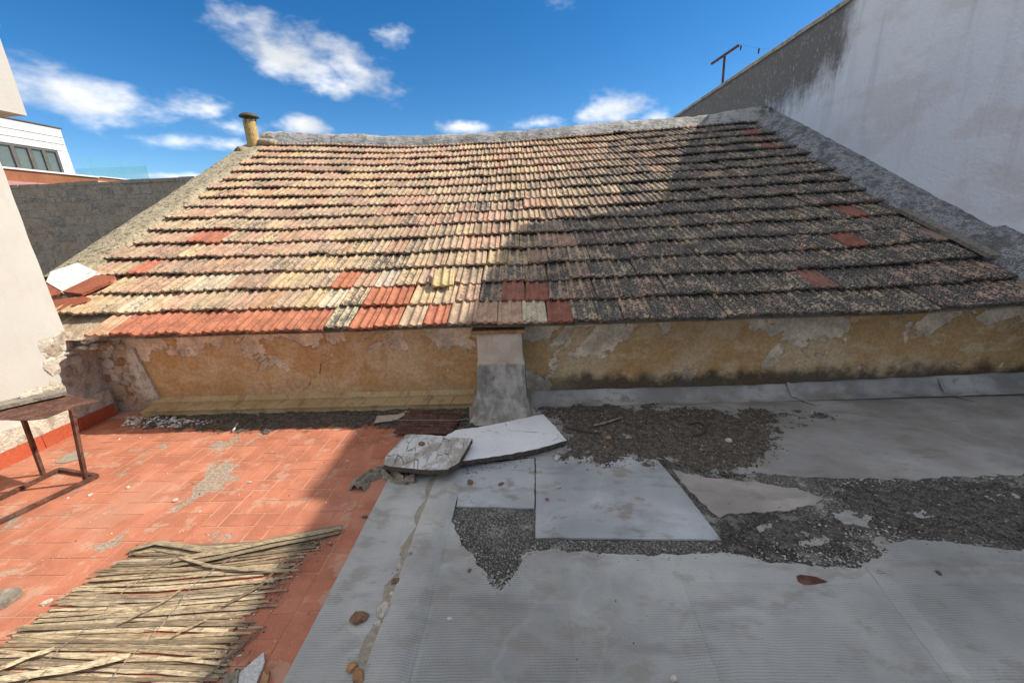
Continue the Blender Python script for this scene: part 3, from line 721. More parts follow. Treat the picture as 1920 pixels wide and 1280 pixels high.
# tiles that differ plainly from their neighbours: (x, course, colour, lichen)
SPECIAL = [(-1.59, 0.022, 'white', 0.75), (-1.535, 0.019, 'white', 0.75), (-1.356, 0.059, 'red', 0.05), (-1.161, 0.063, 'red', 0.05), (-0.928, 0.031, 'cream', 0.25), (-0.702, 0.027, 'red', 0.06), (-0.502, 0.038, 'buff', 0.35), (-0.288, 0.028, 'pink', 0.25), (-0.088, 0.018, 'pink', 0.2), (0.111, 0.036, 'white', 0.3), (0.332, 0.053, 'oldred', 0.08), (-1.454, 0.29, 'orange', 0.25), (-1.253, 0.31, 'red', 0.08), (-1.056, 0.331, 'red', 0.05), (-0.839, 0.327, 'yellow', 0.3), (-0.649, 0.332, 'cream', 0.35), (0.015, 0.319, 'oldred', 0.35), (-0.103, 0.571, 'oldred', 0.45), (0.094, 0.559, 'pink', 0.3), (-1.333, 0.516, 'red', 0.15), (-1.652, 0.83, 'red', 0.06), (-1.524, 0.812, 'pink', 0.35), (-1.718, 0.834, 'red', 0.06), (-3.522, 1.863, 'red', 0.06), (-3.696, 1.825, 'red', 0.08), (-3.927, 1.244, 'red', 0.08), (3.267, 1.165, 'oldred', 0.05), (3.982, 1.003, 'brown', 0.5), (2.54, 0.625, 'oldred', 0.6), (3.661, 1.876, 'oldred', 0.5), (2.943, 5.094, 'red', 0.3), (1.833, 3.371, 'pink', 0.3), (0.163, 2.475, 'pink', 0.3), (-2.324, 0.448, 'orange', 0.3), (-1.24, 0.729, 'white', 0.4), (-2.936, 0.835, 'white', 0.4), (-3.204, 0.823, 'white', 0.5), (-1.664, 0.578, 'white', 0.5), (-3.433, 0.509, 'white', 0.5), (-3.878, 0.41, 'yellow', 0.15), (-4.093, 0.422, 'yellow', 0.2), (-3.948, 0.711, 'yellow', 0.15), (3.611, 5.415, 'oldred', 0.3), (3.736, 4.599, 'oldred', 0.5), (3.844, 4.087, 'oldred', 0.5)]
def spec(row, xc):
    for (x, s, c, l) in SPECIAL:
        if int(math.floor(s / GAUGE)) == row and abs(x - xc) < TW * 0.5: return c, l
    return None
tiles = []
for r in range(ROWS):
    x0 = {0: -3.66, 1: -4.24}.get(r, XL + random.uniform(-0.05, 0.05))
    off = (r % 2) * 0.0 + random.uniform(-0.03, 0.03)
    x = x0; first = True
    while x + TW * 0.6 < (XR + (0.30 if r == 0 else 0.02)):
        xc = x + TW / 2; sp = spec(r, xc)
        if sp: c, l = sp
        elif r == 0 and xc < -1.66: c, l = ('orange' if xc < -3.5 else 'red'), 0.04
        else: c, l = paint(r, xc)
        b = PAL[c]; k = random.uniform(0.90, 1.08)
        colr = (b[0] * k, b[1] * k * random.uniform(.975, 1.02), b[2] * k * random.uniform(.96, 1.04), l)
        s = r * GAUGE + random.gauss(0, 0.009) + 0.012 * nz(x * 1.1, r * 1.7)
        h = 0.049 + random.gauss(0, 0.004)
        slope = (sag(x + .1, s) - sag(x - .1, s)) / .2
        R_ = Matrix.Rotation(AL - TILT + random.gauss(0, 0.006), 4, 'X') @ Matrix.Rotation(-slope + random.gauss(0, 0.008), 4, 'Y') @ Matrix.Rotation(random.gauss(0, 0.014), 4, 'Z')
        tiles.append((r, Matrix.Translation(RP(x + random.gauss(0, .0015), s, h)) @ R_, colr, random.randrange(4)))
        x += TW
near = [t for t in tiles if t[0] <= 6][:300]
far = [t for t in tiles if t not in near]
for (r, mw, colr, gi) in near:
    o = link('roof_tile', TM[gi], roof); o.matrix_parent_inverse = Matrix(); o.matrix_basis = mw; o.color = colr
fv, ff, fr, fc, fsm = [], [], [], [], []
ntop = 2 * (len(PROF) - 1)
for (r, mw, colr, gi) in far:
    vs, fs, rb = GEO[gi]; n = len(fv)
    fv += [mw @ Vector(v) for v in vs]; ff += [tuple(i + n for i in f) for f in fs]; fr += rb; fc += [colr] * len(vs)
    fsm += [i < ntop for i in range(len(fs))]
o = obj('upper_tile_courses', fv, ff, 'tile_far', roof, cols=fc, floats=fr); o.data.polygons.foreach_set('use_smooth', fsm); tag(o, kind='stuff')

# ridge: wrinkled aluminised membrane over the top course
def ridge():
    vs = []; fs = []; n = 150; prof = [(-0.22, 0.035), (-0.19, 0.08), (-0.13, 0.14), (-0.06, 0.185), (0.0, 0.20), (0.10, 0.16), (0.22, 0.05), (0.30, -0.04)]
    k = len(prof)
    for i in range(n + 1):
        x = -4.62 + (4.30 + 4.62) * i / n
        e = 1.0 + 0.25 * max(0, 1 - (x + 4.62) / 1.2) + 0.35 * max(0.0, (x - 3.2))
        for j, (d, z) in enumerate(prof):
            w = 0.022 * nz(x * 3.1, d * 9, 1) + 0.018 * nz(x * 8, d * 14, 4)
            p = Vector((x, YE + LEN * CA + 0.02 + d + 0.012 * nz(x * 2, j, 8), ZE + LEN * SA + sag(x, LEN) + z * e * 0.9 - 0.01 + w))
            if j < 2: p.z = RP(x, (p.y - YE) / CA).z + (0.055, 0.095)[j] + w * .4
            elif j == 2: p.z = max(p.z, RP(x, (p.y - YE) / CA).z + 0.105)
            vs.append(p)
    for i in range(n):
        for j in range(k - 1): fs.append((i * k + j, (i + 1) * k + j, (i + 1) * k + j + 1, i * k + j + 1))
    return obj('ridge_membrane', vs, fs, 'ridge', roof, smooth=True)
ridge()

# gable copings: rough mortar bands running up both sides
def coping(name, x0, x1, s0, s1, hf, mat, parent, n=70, m_=12, drop=0.5):
    vs = []; fs = []
    for i in range(n + 1):
        s = s0 + (s1 - s0) * i / n
        for j in range(m_ + 1):
            t = j / m_; x = x0 + (x1 - x0) * t
            h = hf(t, s) + 0.009 * nz(x * 7, s * 5, 3) + 0.006 * nz(x * 19, s * 17, 6) + 0.003 * nz(x * 45, s * 40, 1)
            jit = 0.02 * nz(s * 3, j * 2.0, 9) if j in (0, m_) else 0
            vs.append(RP(x + jit, s, h))
    k = m_ + 1
    for i in range(n):
        for j in range(m_): fs.append((i * k + j, i * k + j + 1, (i + 1) * k + j + 1, (i + 1) * k + j))
    return obj(name, vs, fs, mat, parent, smooth=True)
def hl(t, s):
    e = min(1.0, t * 7) * 0.055 + 0.01
    if t > 0.86: e = 0.065 - (t - 0.86) / 0.14 * 0.06
    return e if t > 0.001 else -0.5
coping('gable_coping', -4.96, -4.42, 0.95, LEN + 0.12, hl, 'coping_l', house)
def hr(t, s):
    if t < 0.25: return 0.0 + 0.10 * (t / 0.25) ** 0.7
    return 0.10 + 0.055 * min(1, (t - 0.25) / 0.5)
coping('gable_coping', 4.06, 4.455, -0.2, LEN + 0.30, hr, 'coping_r', house, n=110)
# lump of mortar where the left coping meets the ridge
def lump(name, c, r, mat, parent, sz=(1, 1, 1), seed=1, n=12):
    vs = []; fs = []
    for i in range(n + 1):
        for j in range(2 * n):
            a = PI * i / n; b = PI * j / n
            d = Vector((math.sin(a) * math.cos(b), math.sin(a) * math.sin(b), math.cos(a)))
            q = r * (1 + 0.22 * nz(d.x * 2, d.y * 2, d.z * 2 + seed) + 0.12 * nz(d.x * 6, d.y * 6, d.z * 6 + seed))
            vs.append((c[0] + d.x * q * sz[0], c[1] + d.y * q * sz[1], c[2] + d.z * q * sz[2]))
    for i in range(n):
        for j in range(2 * n): fs.append((i * 2 * n + j, (i + 1) * 2 * n + j, (i + 1) * 2 * n + (j + 1) % (2 * n), i * 2 * n + (j + 1) % (2 * n)))
    return obj(name, vs, fs, mat, parent, smooth=True)
lump('mortar_lump', (-4.52, 7.74, 3.08), 0.18, 'coping_l', house, (1.4, 1, 0.5), 2)
lump('mortar_lump', (-4.78, 7.50, 2.93), 0.14, 'coping_l', house, (1.1, 1.3, 0.6), 5)
lump('mortar_lump', (4.28, 7.95, 3.25), 0.16, 'coping_r', house, (1, 1, 0.7), 9)
mb = MB(); mb.beam(RP(4.02, 1.62, .09), RP(4.05, 0.55, .10), 0.09, 0.035, (0, -SA, CA)); mb.build('loose_batten', 'oldwood', house)

# whitewashed stub and red flat tiles at the foot of the left coping
def roofpoly(name, pts, h0, h1, mat, parent):
    if area2(pts) < 0: pts = pts[::-1]
    n = len(pts); vs = [RP(x, s, h0) for x, s in pts] + [RP(x, s, h1) for x, s in pts]
    fs = [tuple(range(n))[::-1], tuple(range(n, 2 * n))] + [(i, (i + 1) % n, n + (i + 1) % n, n + i) for i in range(n)]
    return obj(name, vs, fs, mat, parent)
roofpoly('white_coping_end', [(-4.686, 1.185), (-4.272, 0.964), (-4.411, 0.667), (-4.725, 0.840), (-4.850, 1.031)], -0.3, 0.075, 'white_paint', house)
roofpoly('flashing_tile', [(-4.241, 0.893), (-4.030, 0.870), (-3.996, 0.774), (-4.127, 0.578), (-4.357, 0.626)], 0.07, 0.095, 'red_tile_new', house)
roofpoly('flashing_tile', [(-4.720, 0.819), (-4.368, 0.627), (-4.392, 0.593), (-4.455, 0.546)], 0.06, 0.085, 'red_tile_new', house)
roofpoly('flashing_tile', [(-4.431, 0.520), (-4.138, 0.579), (-4.033, 0.539), (-4.016, 0.480), (-4.217, 0.347)], 0.05, 0.07, 'red_tile_new', house)

# foot of the wall, left: a sloping ledge of cream tiles; right: silver flashing
led = MB()
led.add([(-3.55, 3.359, 0.128), (-0.42, 3.359, 0.128), (-0.42, 3.338, 0.09), (-3.55, 3.338, 0.09), (-3.55, 3.345, -0.02), (-0.42, 3.345, -0.02)], [(0, 3, 2, 1), (3, 4, 5, 2)])
led.add([(-3.55, 3.215, 0.0), (-0.42, 3.215, 0.0), (-0.42, 3.215, 0.050), (-3.55, 3.215, 0.050), (-3.55, 3.35, 0.066), (-0.42, 3.35, 0.066)], [(0, 1, 2, 3), (3, 2, 5, 4)])
ledge = led.build('ledge', 'cream_tile', house)
x = -3.52
while x < -0.60:
    w = random.uniform(0.185, 0.215)
    t = 0.011; z0, z1, y0, y1 = 0.053, 0.068, 3.200, 3.338
    k = random.uniform(-.004, .004)
    vs = [(x + .003, y0 + k, z0), (x + w - .003, y0 + k, z0), (x + w + .022, y1, z1), (x + .028, y1, z1)]
    vs += [(a, b - 0.004, c + t) for a, b, c in vs]
    o = obj('ledge_tile', vs, [(3, 2, 1, 0), (4, 5, 6, 7), (0, 1, 5, 4), (1, 2, 6, 5), (2, 3, 7, 6), (3, 0, 4, 7)], 'cream_tile', ledge)
    o.matrix_parent_inverse = Matrix()
    x += w
def flashing():
    vs = []; fs = []; n = 120; prof = [(3.357, 0.100), (3.340, 0.098), (3.328, 0.085), (3.295, 0.040), (3.265, 0.018), (3.19, 0.0115)]
    k = len(prof)
    for i in range(n + 1):
        x = 0.03 + 4.41 * i / n
        for j, (y, z) in enumerate(prof):
            lift = 0.06 * max(0, x - 2.0) / 2.4 * (1 if j < 3 else 0.3)
            vs.append((x, y + 0.006 * nz(x * 4, j, 1) - 0.0015, z + lift + (0.008 * nz(x * 5, j * 2, 3) if j < 5 else 0)))
    for i in range(n):
        for j in range(k - 1): fs.append((i * k + j, (i * k + j + 1), (i + 1) * k + j + 1, (i + 1) * k + j))
    return obj('wall_flashing', vs, [f[::-1] for f in fs], 'flash', house, smooth=True)
flashing()
for sx in (2.32, 3.62):
    mb = MB(); mb.add([(sx, 3.322, .13), (sx + .03, 3.322, .13), (sx + .045, 3.245, .03), (sx + .01, 3.245, .03), (sx + .14, 3.10, .0135), (sx + .115, 3.10, .0135)], [(0, 3, 2, 1), (3, 5, 4, 2)]); mb.build('flashing_seam', 'patch', house)

# buttress, flaring at its foot
def buttress():
    rows = [(0.74, -0.400, -0.024, 3.135), (0.60, -0.400, -0.024, 3.135), (0.475, -0.402, -0.022, 3.133), (0.470, -0.403, -0.021, 3.132), (0.455, -0.414, -0.012, 3.108), (0.445, -0.415, -0.010, 3.106), (0.28, -0.418, -0.008, 3.098), (0.17, -0.425, 0.0, 3.075), (0.09, -0.435, 0.015, 3.04), (0.035, -0.455, 0.035, 2.985), (0.004, -0.48, 0.055, 2.90)]
    vs = []; fs = []; m_ = 10
    for z, xa, xb, y in rows:
        ring = [(xa - 0.01 - (0.06 if z < .1 else 0), 3.40)]
        for j in range(m_ + 1):
            t = j / m_; ring.append((xa + (xb - xa) * t, y + (0.012 if j in (0, m_) else 0)))
        ring.append((xb + 0.01 + (0.05 if z < .1 else 0), 3.40))
        for (x, yy) in ring: vs.append((x + 0.008 * nz(z * 6, yy * 5, 2), yy + 0.010 * nz(x * 8, z * 8, 5), z))
    k = m_ + 3
    for i in range(len(rows) - 1):
        for j in range(k - 1): fs.append((i * k + j, (i + 1) * k + j, (i + 1) * k + j + 1, i * k + j + 1))
    fs.append(tuple(range(k)))
    return obj('buttress', vs, fs, 'buttress', house, smooth=False)
bt = buttress()
# later cement skin on the lower half of the buttress
def skin():
    pts = [(-0.33, 0.46), (-0.16, 0.475), (-0.155, 0.44), (-0.03, 0.45), (-0.02, 0.20), (0.0, 0.12), (-0.34, 0.12), (-0.335, 0.30)]
    pts = ragged(pts, 0.006, 0.03, 3.0)
    vs = [(x, 3.096 - max(0, .30 - z) * 0.16, z) for x, z in pts] + [(x, 3.13, z) for x, z in pts]; n = len(pts)
    if area2(pts) < 0: order = list(range(n))
    else: order = list(range(n))[::-1]
    fs = [tuple(order[::-1])] + [(i, (i + 1) % n, n + (i + 1) % n, n + i) for i in range(n)]
    return obj('cement_skin', vs, fs, 'buttress', bt)
o = skin(); o.matrix_parent_inverse = Matrix()
mb = MB(); mb.box((-0.44, 3.12, 0.715), (-0.10, 3.36, 0.745)); mb.box((-0.12, 3.13, 0.71), (-0.0, 3.36, 0.742)); mb.build('buttress_cap_tile', 'tilefrag', house)
# cracks in the left bay
def crack(pts, w=0.006):
    vs = []; fs = []
    P = ragged(pts, 0.010, 0.02, 4.0, 20, closed=False)
    for i, (x, z) in enumerate(P):
        q = w * (0.4 + 0.6 * abs(math.sin(i * 1.7)))
        vs += [(x - q / 2, 3.3575, z - q / 3), (x + q / 2, 3.3575, z + q / 3)]
    for i in range(len(P) - 1): fs.append((2 * i, 2 * i + 1, 2 * i + 3, 2 * i + 2))
    obj('crack', vs, fs, 'crack', house)
crack([(-1.864, 0.428), (-1.892, 0.325), (-1.989, 0.264), (-2.017, 0.195), (-2.070, 0.181), (-2.085, 0.132)], 0.010)
crack([(-1.875, 0.418), (-1.758, 0.466), (-1.713, 0.501)], 0.006)
# bare masonry at the left end, plaster fallen away
rs = random.Random(5)
base_ = ragged([(-3.96, 0.0), (-3.50, 0.0), (-3.60, 0.45), (-3.66, 0.75), (-3.96, 0.75)], .01, .03, 9.0)
n = len(base_); obj('bare_masonry', [(x, 3.3545, z) for x, z in base_], [tuple(range(n)) if area2(base_) > 0 else tuple(range(n))[::-1]], 'mortar_dark', house)
for k in range(60):
    z = rs.uniform(0.10, 0.74); x = rs.uniform(-3.92, -3.52 - 0.17 * (z - .1) / .6)
    r = rs.uniform(0.025, 0.06); vs, fs = rock(r, 100 + k, 0.5)
    Q = Matrix.Translation((x, 3.362, z)) @ Matrix.Rotation(PI / 2, 4, 'X') @ Matrix.Rotation(rs.uniform(0, 6), 4, 'Z')
    obj('masonry_stone', [Q @ Vector(v) for v in vs], fs, rs.choice(['stone', 'stone_dark', 'lime', 'lime', 'tilefrag']), house)
pl = ragged([(-3.62, 0.62), (-3.565, 0.63), (-3.46, 0.12), (-3.60, 0.12), (-3.66, 0.35)], 0.018, 0.03, 2.0)
n = len(pl); obj('plaster_lip', [(x, 3.338, z) for x, z in pl] + [(x, 3.37, z) for x, z in pl], [tuple(range(n)) if area2(pl) > 0 else tuple(range(n))[::-1]] + [(i, n + i, n + (i + 1) % n, (i + 1) % n) for i in range(n)], 'lime', house)

# ------------------------------------------------------------------ neighbour on the right
nb = empty('neighbour_building', (7, 4, 0)); tag(nb, 'tall neighbouring building with a shaded blank rendered wall and a blackened top', 'building')
def nbwall():
    top = [(-7.0, 5.20), (3.06, 5.20), (3.10, 5.33), (4.1, 5.34), (4.97, 5.55), (5.5, 5.62), (5.503, 4.235), (17.0, 4.235)]
    a = [(-7.0, -4.0)] + top + [(17.0, -4.0)]; n = len(a)
    vs = [(4.45, y, z) for y, z in a] + [(4.85, y, z) for y, z in a]
    fs = [tuple(range(n)), tuple(range(n, 2 * n))[::-1]] + [(i, n + i, n + (i + 1) % n, (i + 1) % n) for i in range(n)]
    return obj('side_wall', vs, fs, 'neighbour', nb)
nbwall()
mb = MB(); mb.box((4.86, -7, -4), (10, 5.5, 4.9)); mb.box((4.86, 5.502, -4), (10, 17, 4.0)); mb.build('body', 'render_old', nb)
def cop():
    vs = []; fs = []; n = 120; prof = [(4.425, 4.20), (4.420, 4.255), (4.44, 4.275), (4.85, 4.285), (4.88, 4.20)]; k = len(prof)
    for i in range(n + 1):
        y = 5.51 + 11.49 * i / n
        for j, (x, z) in enumerate(prof): vs.append((x + 0.012 * nz(y * 3, j, 1), y, z + 0.012 * nz(y * 2.5, j, 5)))
    for i in range(n):
        for j in range(k - 1): fs.append((i * k + j, i * k + j + 1, (i + 1) * k + j + 1, (i + 1) * k + j))
    return obj('wall_coping', vs, fs, 'render_old', nb, smooth=True)
cop()
an = empty('antenna_mast', (4.62, 10.32, 4.28)); tag(an, 'thin dark T-shaped mast standing on the neighbouring wall top', 'mast')
mb = MB(); mb.beam((4.62, 10.32, 4.27), (4.62, 10.36, 4.90), 0.038, 0.038); mb.build('mast', 'rust', an)
mb = MB(); mb.beam((4.60, 10.95, 4.955), (4.62, 9.78, 4.90), 0.045, 0.04); mb.build('crossbar', 'rust', an)
mb = MB(); mb.tube([(4.62, 9.80, 4.90), (4.62, 9.65, 4.86), (4.62, 8.95, 4.56), (4.62, 8.6, 4.42)], 0.0012, 5); mb.build('wire', 'dark_metal', an)
for (y, z) in ((9.66, 4.825), (8.94, 4.515)):
    mb = MB(); mb.tube([(4.62, y, z + .05), (4.62, y, z + .02), (4.62, y, z - .05)], [.006, .02, .014], 6); mb.build('insulator', 'dark_metal', an)

# ------------------------------------------------------------------ white house on the left
wh = empty('white_house', (-5.5, 1, 0)); tag(wh, 'whitewashed house wall in full sun at the left edge, crumbling at its corner', 'house')
def whwall():
    # sunlit side wall with a worn corner; grid so the corner can be uneven
    vs = []; fs = []; ny, nz_ = 60, 40; y0, y1, z0, z1 = -5.0, 3.165, -0.02, 2.60
    for i in range(ny + 1):
        for j in range(nz_ + 1):
            y = y0 + (y1 - y0) * (i / ny) ** 0.6; z = z0 + (z1 - z0) * j / nz_
            bulge = 0.012 * nz(y * 1.3, z * 1.3, 4)
            corner = max(0, 1 - (y1 - y) / 0.03)
            vs.append((-3.905 + bulge - 0.015 * corner, y + 0.008 * corner * nz(z * 4, 0, 2), z))
    k = nz_ + 1
    for i in range(ny):
        for j in range(nz_): fs.append((i * k + j, (i + 1) * k + j, (i + 1) * k + j + 1, i * k + j + 1))
    return obj('side_wall', vs, fs, 'white', wh, smooth=True)
whwall()
mb = MB(); mb.box((-8, -5, -4), (-3.96, 3.155, 2.6)); mb.build('body', 'white', wh)
# overhanging upper parapet
mb = MB(); mb.box((-8, -5, 2.485), (-3.66, 3.235, 3.05)); mb.box((-8, -5, 3.052), (-3.645, 3.25, 3.10)); mb.build('upper_overhang', 'white', wh)
# cement band and red skirting along the foot
mb = MB(); mb.box((-3.95, -5, -0.01), (-3.872, 3.30, 0.245)); mb.build('foot_band', 'lime', wh)
y = 0.6
while y < 3.25:
    e = min(3.285, y + 0.30); mb = MB(); mb.box((-3.871, y + .002, 0.0), (-3.856 + random.uniform(0, .002), e - .002, 0.112)); mb.build('skirting_tile', 'skirt', wh); y = e
# fallen plaster showing stones near the corner
rs = random.Random(11)
for k in range(40):
    z = rs.uniform(0.26, 0.80); y = rs.uniform(2.90 + 0.18 * (z - .25), 3.17); r = rs.uniform(0.03, 0.085); vs, fs = rock(r, 300 + k, 0.12)
    Q = Matrix.Translation((-3.908, y, z)) @ Matrix.Rotation(PI / 2, 4, 'Y') @ Matrix.Rotation(rs.uniform(0, 6), 4, 'Z')
    obj('wall_stone', [Q @ Vector(v) for v in vs], fs, rs.choice(['lime', 'lime', 'pale_frag', 'render_old', 'stone']), wh)
for k in range(34):
    # broken bedding between the wall head and the first tiles
    z = rs.uniform(0.66, 0.86); x = rs.uniform(-3.95, -3.66); y = rs.uniform(3.12, 3.36); r = rs.uniform(0.025, 0.05); vs, fs = rock(r, 400 + k, 0.6)
    Q = Matrix.Translation((x, y, z - r * .5)) @ Matrix.Rotation(rs.uniform(0, 6), 4, 'Z')
    obj('wall_stone', [Q @ Vector(v) for v in vs], fs, rs.choice(['lime', 'pale_frag', 'render_old', 'lime']), wh)
mb = MB(); mb.box((-4.06, 3.158, 0.0), (-3.915, 3.358, 0.74)); mb.build('corner_core', 'lime', wh)

# ------------------------------------------------------------------ rubble wall beyond the left gable
rw = empty('rubble_wall', (-8.5, 9.2, 0)); tag(rw, 'shaded brown rubble stone wall behind the left gable of the tiled roof', 'wall')
mb = MB(); mb.box((-13.0, 9.03, -4), (-5.0, 9.5, 2.69)); mb.build('mortar_bed', 'mortar_dark', rw)
rs = random.Random(3); z = 0.55; nstone = 0
while z < 2.62:
    h = rs.uniform(0.11, 0.25); x = -11.9 + rs.uniform(0, .2)
    if z + h > 2.66: h = 2.66 - z
    while x < -5.9:
        w = rs.uniform(0.22, 0.52); j = lambda a=.034: rs.uniform(-a, a); g_ = 0.006
        d = rs.uniform(0.001, 0.007); e = 0.02
        a = [(x + g_ + j(), z + g_ + j()), (x + w - g_ + j(), z + g_ + j()), (x + w - g_ + j(), z + h - g_ + j()), (x + g_ + j(), z + h - g_ + j())]
        c = (sum(p[0] for p in a) / 4, sum(p[1] for p in a) / 4)
        vs = [(p[0], 9.06, p[1]) for p in a] + [(p[0] + (c[0] - p[0]) * .12, 9.03 - d, p[1] + (c[1] - p[1]) * .16) for p in a]
        obj('wall_stone', vs, [(4, 5, 6, 7), (0, 1, 5, 4), (1, 2, 6, 5), (2, 3, 7, 6), (3, 0, 4, 7)], rs.choice(['stone_dark', 'stone_dark', 'mortar_dark', 'stone_dark', 'stone']), rw)
        nstone += 1; x += w
    z += h
mb = MB()
x = -13.0
while x < -5.0:
    w = rs.uniform(.3, .7); mb.box((x, 9.01 + rs.uniform(0, .02), 2.691), (x + w - .004, 9.5, 2.73 + rs.uniform(0, .05))); x += w
mb.build('wall_top', 'mortar_dark', rw)

# ------------------------------------------------------------------ modern white house far left
mh = empty('modern_house', (-16, 12, 0)); tag(mh, 'modern white panelled house with a window band and brown fascia beyond the rubble wall', 'house')
mb = MB(); mb.box((-20, 4, 3.0), (-14.06, 13.15, 4.80)); mb.build('wall', 'panel_white', mh)
for (za, zb) in ((4.555, 4.80), (4.355, 4.545), (4.165, 4.345)):
    y = 5.0 + (za * 7 % 1)
    while y < 13.15:
        e = min(13.16, y + 1.9); mb = MB(); mb.box((-14.058, y + .006, za + .004), (-14.0, e - .006, zb - .004)); mb.build('wall_panel', 'panel_white', mh); y = e
mb = MB(); mb.box((-14.058, 12.86, 3.50), (-14.0, 13.16, 4.158)); mb.build('wall_panel', 'panel_white', mh)
mb = MB(); mb.box((-20.1, 4, 4.805), (-13.97, 13.2, 4.835)); mb.build('roof_edge', 'frame', mh)
edges = [9.6, 10.2, 10.8, 11.28, 11.72, 12.12, 12.48, 12.84]
for a, b in zip(edges[:-1], edges[1:]):
    w = empty('window', (0, 0, 0)); w.parent = mh; w.matrix_parent_inverse = Matrix.Translation(mh.location).inverted()
    mb = MB(); t = .045
    mb.box((-14.05, a, 3.50), (-14.0, a + t, 4.15)); mb.box((-14.05, b - t, 3.50), (-14.0, b - .002, 4.15))
    mb.box((-14.05, a + t, 4.10), (-14.002, b - t, 4.15)); mb.box((-14.05, a + t, 3.50), (-14.002, b - t, 3.54)); o = mb.build('frame', 'frame', w); o.matrix_parent_inverse = Matrix()
    mb = MB(); mb.box((-14.03, a + t, 3.54), (-14.022, b - t, 4.10)); o = mb.build('pane', 'pane', w); o.matrix_parent_inverse = Matrix()
    mb = MB(); mb.box((-14.055, a + t + .05, 3.53), (-14.047, b - t - .02, 4.08)); o = mb.build('curtain', 'curtain', w); o.matrix_parent_inverse = Matrix()
mb = MB(); mb.box((-20, 4, 2.9), (-13.75, 15.6, 3.44)); mb.build('fascia', 'fascia', mh)
mb = MB(); mb.box((-20, 4, 3.445), (-13.70, 13.6, 3.49)); mb.box((-20, 13.61, 3.475), (-13.72, 15.62, 3.505)); mb.build('white_ledge', 'panel_white', mh)
mb = MB(); mb.box((-16, 9, 2.6), (-12.9, 12.4, 3.05)); mb.build('lower_roof', 'pink_roof', mh)
for a, b in ((13.25, 13.55), (13.56, 14.55), (14.56, 15.55)):
    mb = MB(); mb.box((-13.80, a, 3.51), (-13.785, b - .012, 4.08)); mb.build('railing_pane', 'glass', mh)
mb = MB(); mb.box((-16.5, 15.56, 3.51), (-13.79, 15.575, 4.05)); mb.build('railing_pane', 'glass', mh)

# ------------------------------------------------------------------ vent pipe on the left gable
vp = empty('vent_pipe', (-4.68, 7.6, 3.1)); tag(vp, 'short ochre vent pipe with a dark domed cap on the left end of the ridge', 'vent pipe')
mb = MB(); mb.lathe([(.098, 3.02), (.098, 3.44), (.090, 3.442), (.088, 3.40)], 24, 0, (-4.68, 7.6)); mb.build('pipe', 'vent_ochre', vp, smooth=False)
mb = MB(); mb.lathe([(.155, 3.488), (.150, 3.505), (.115, 3.535), (.06, 3.553), (.012, 3.558)], 24, 0, (-4.665, 7.6)); mb.lathe([(.155, 3.487), (.06, 3.492), (.02, 3.494)], 24, 0, (-4.665, 7.6)); mb.build('cap', 'dark_metal', vp)
for a in (0.4, 2.5, 4.6):
    mb = MB(); mb.beam((-4.68 + .092 * math.cos(a), 7.6 + .092 * math.sin(a), 3.36), (-4.665 + .10 * math.cos(a), 7.6 + .10 * math.sin(a), 3.50), .022, .008); mb.build('bracket', 'dark_metal', vp)

# ------------------------------------------------------------------ soil, gravel and crumbs
def scatter_mesh(name, items, mat, parent=None, kind='stuff'):
    vs, fs, cs = [], [], []
    rnd = random.Random(hash(name) % 1000 if False else len(name) * 7)
    for (x, y, z, r, flat_, c) in items:
        n = len(vs); a = rnd.uniform(0, 6.28); e = rnd.uniform(0.5, 1.0)
        ca, sa = math.cos(a), math.sin(a)
        for (px, py, pz) in ((1, 0, .1), (0.1, e, 0), (-1, .1, .15), (0, -e, 0.05)):
            q = r * rnd.uniform(.75, 1.2); vs.append((x + (px * ca - py * sa) * q, y + (px * sa + py * ca) * q, z + pz * r * .5)); cs.append((*c, 1))
        for (px, py, pz) in ((.4, .2, 1), (-.4, .1, .9)):
            q = r * rnd.uniform(.8, 1.1); vs.append((x + (px * ca - py * sa) * q, y + (px * sa + py * ca) * q, z + pz * r * flat_)); cs.append((*c, 1))
        fs += [(n + a_, n + b_, n + c_) for a_, b_, c_ in ((0, 1, 4), (1, 5, 4), (1, 2, 5), (2, 3, 5), (3, 4, 5), (3, 0, 4))]
    o = obj(name, vs, fs, mat, parent, cols=cs)
    return tag(o, kind=kind) if kind else o
def bbox(p): return min(a[0] for a in p), max(a[0] for a in p), min(a[1] for a in p), max(a[1] for a in p)
def edge_dist(x, y, poly):
    best = 9.0
    for i in range(len(poly)):
        ax, ay = poly[i]; bx, by = poly[(i + 1) % len(poly)]; dx, dy = bx - ax, by - ay
        t = max(0.0, min(1.0, ((x - ax) * dx + (y - ay) * dy) / (dx * dx + dy * dy + 1e-9)))
        best = min(best, math.hypot(x - ax - t * dx, y - ay - t * dy))
    return best
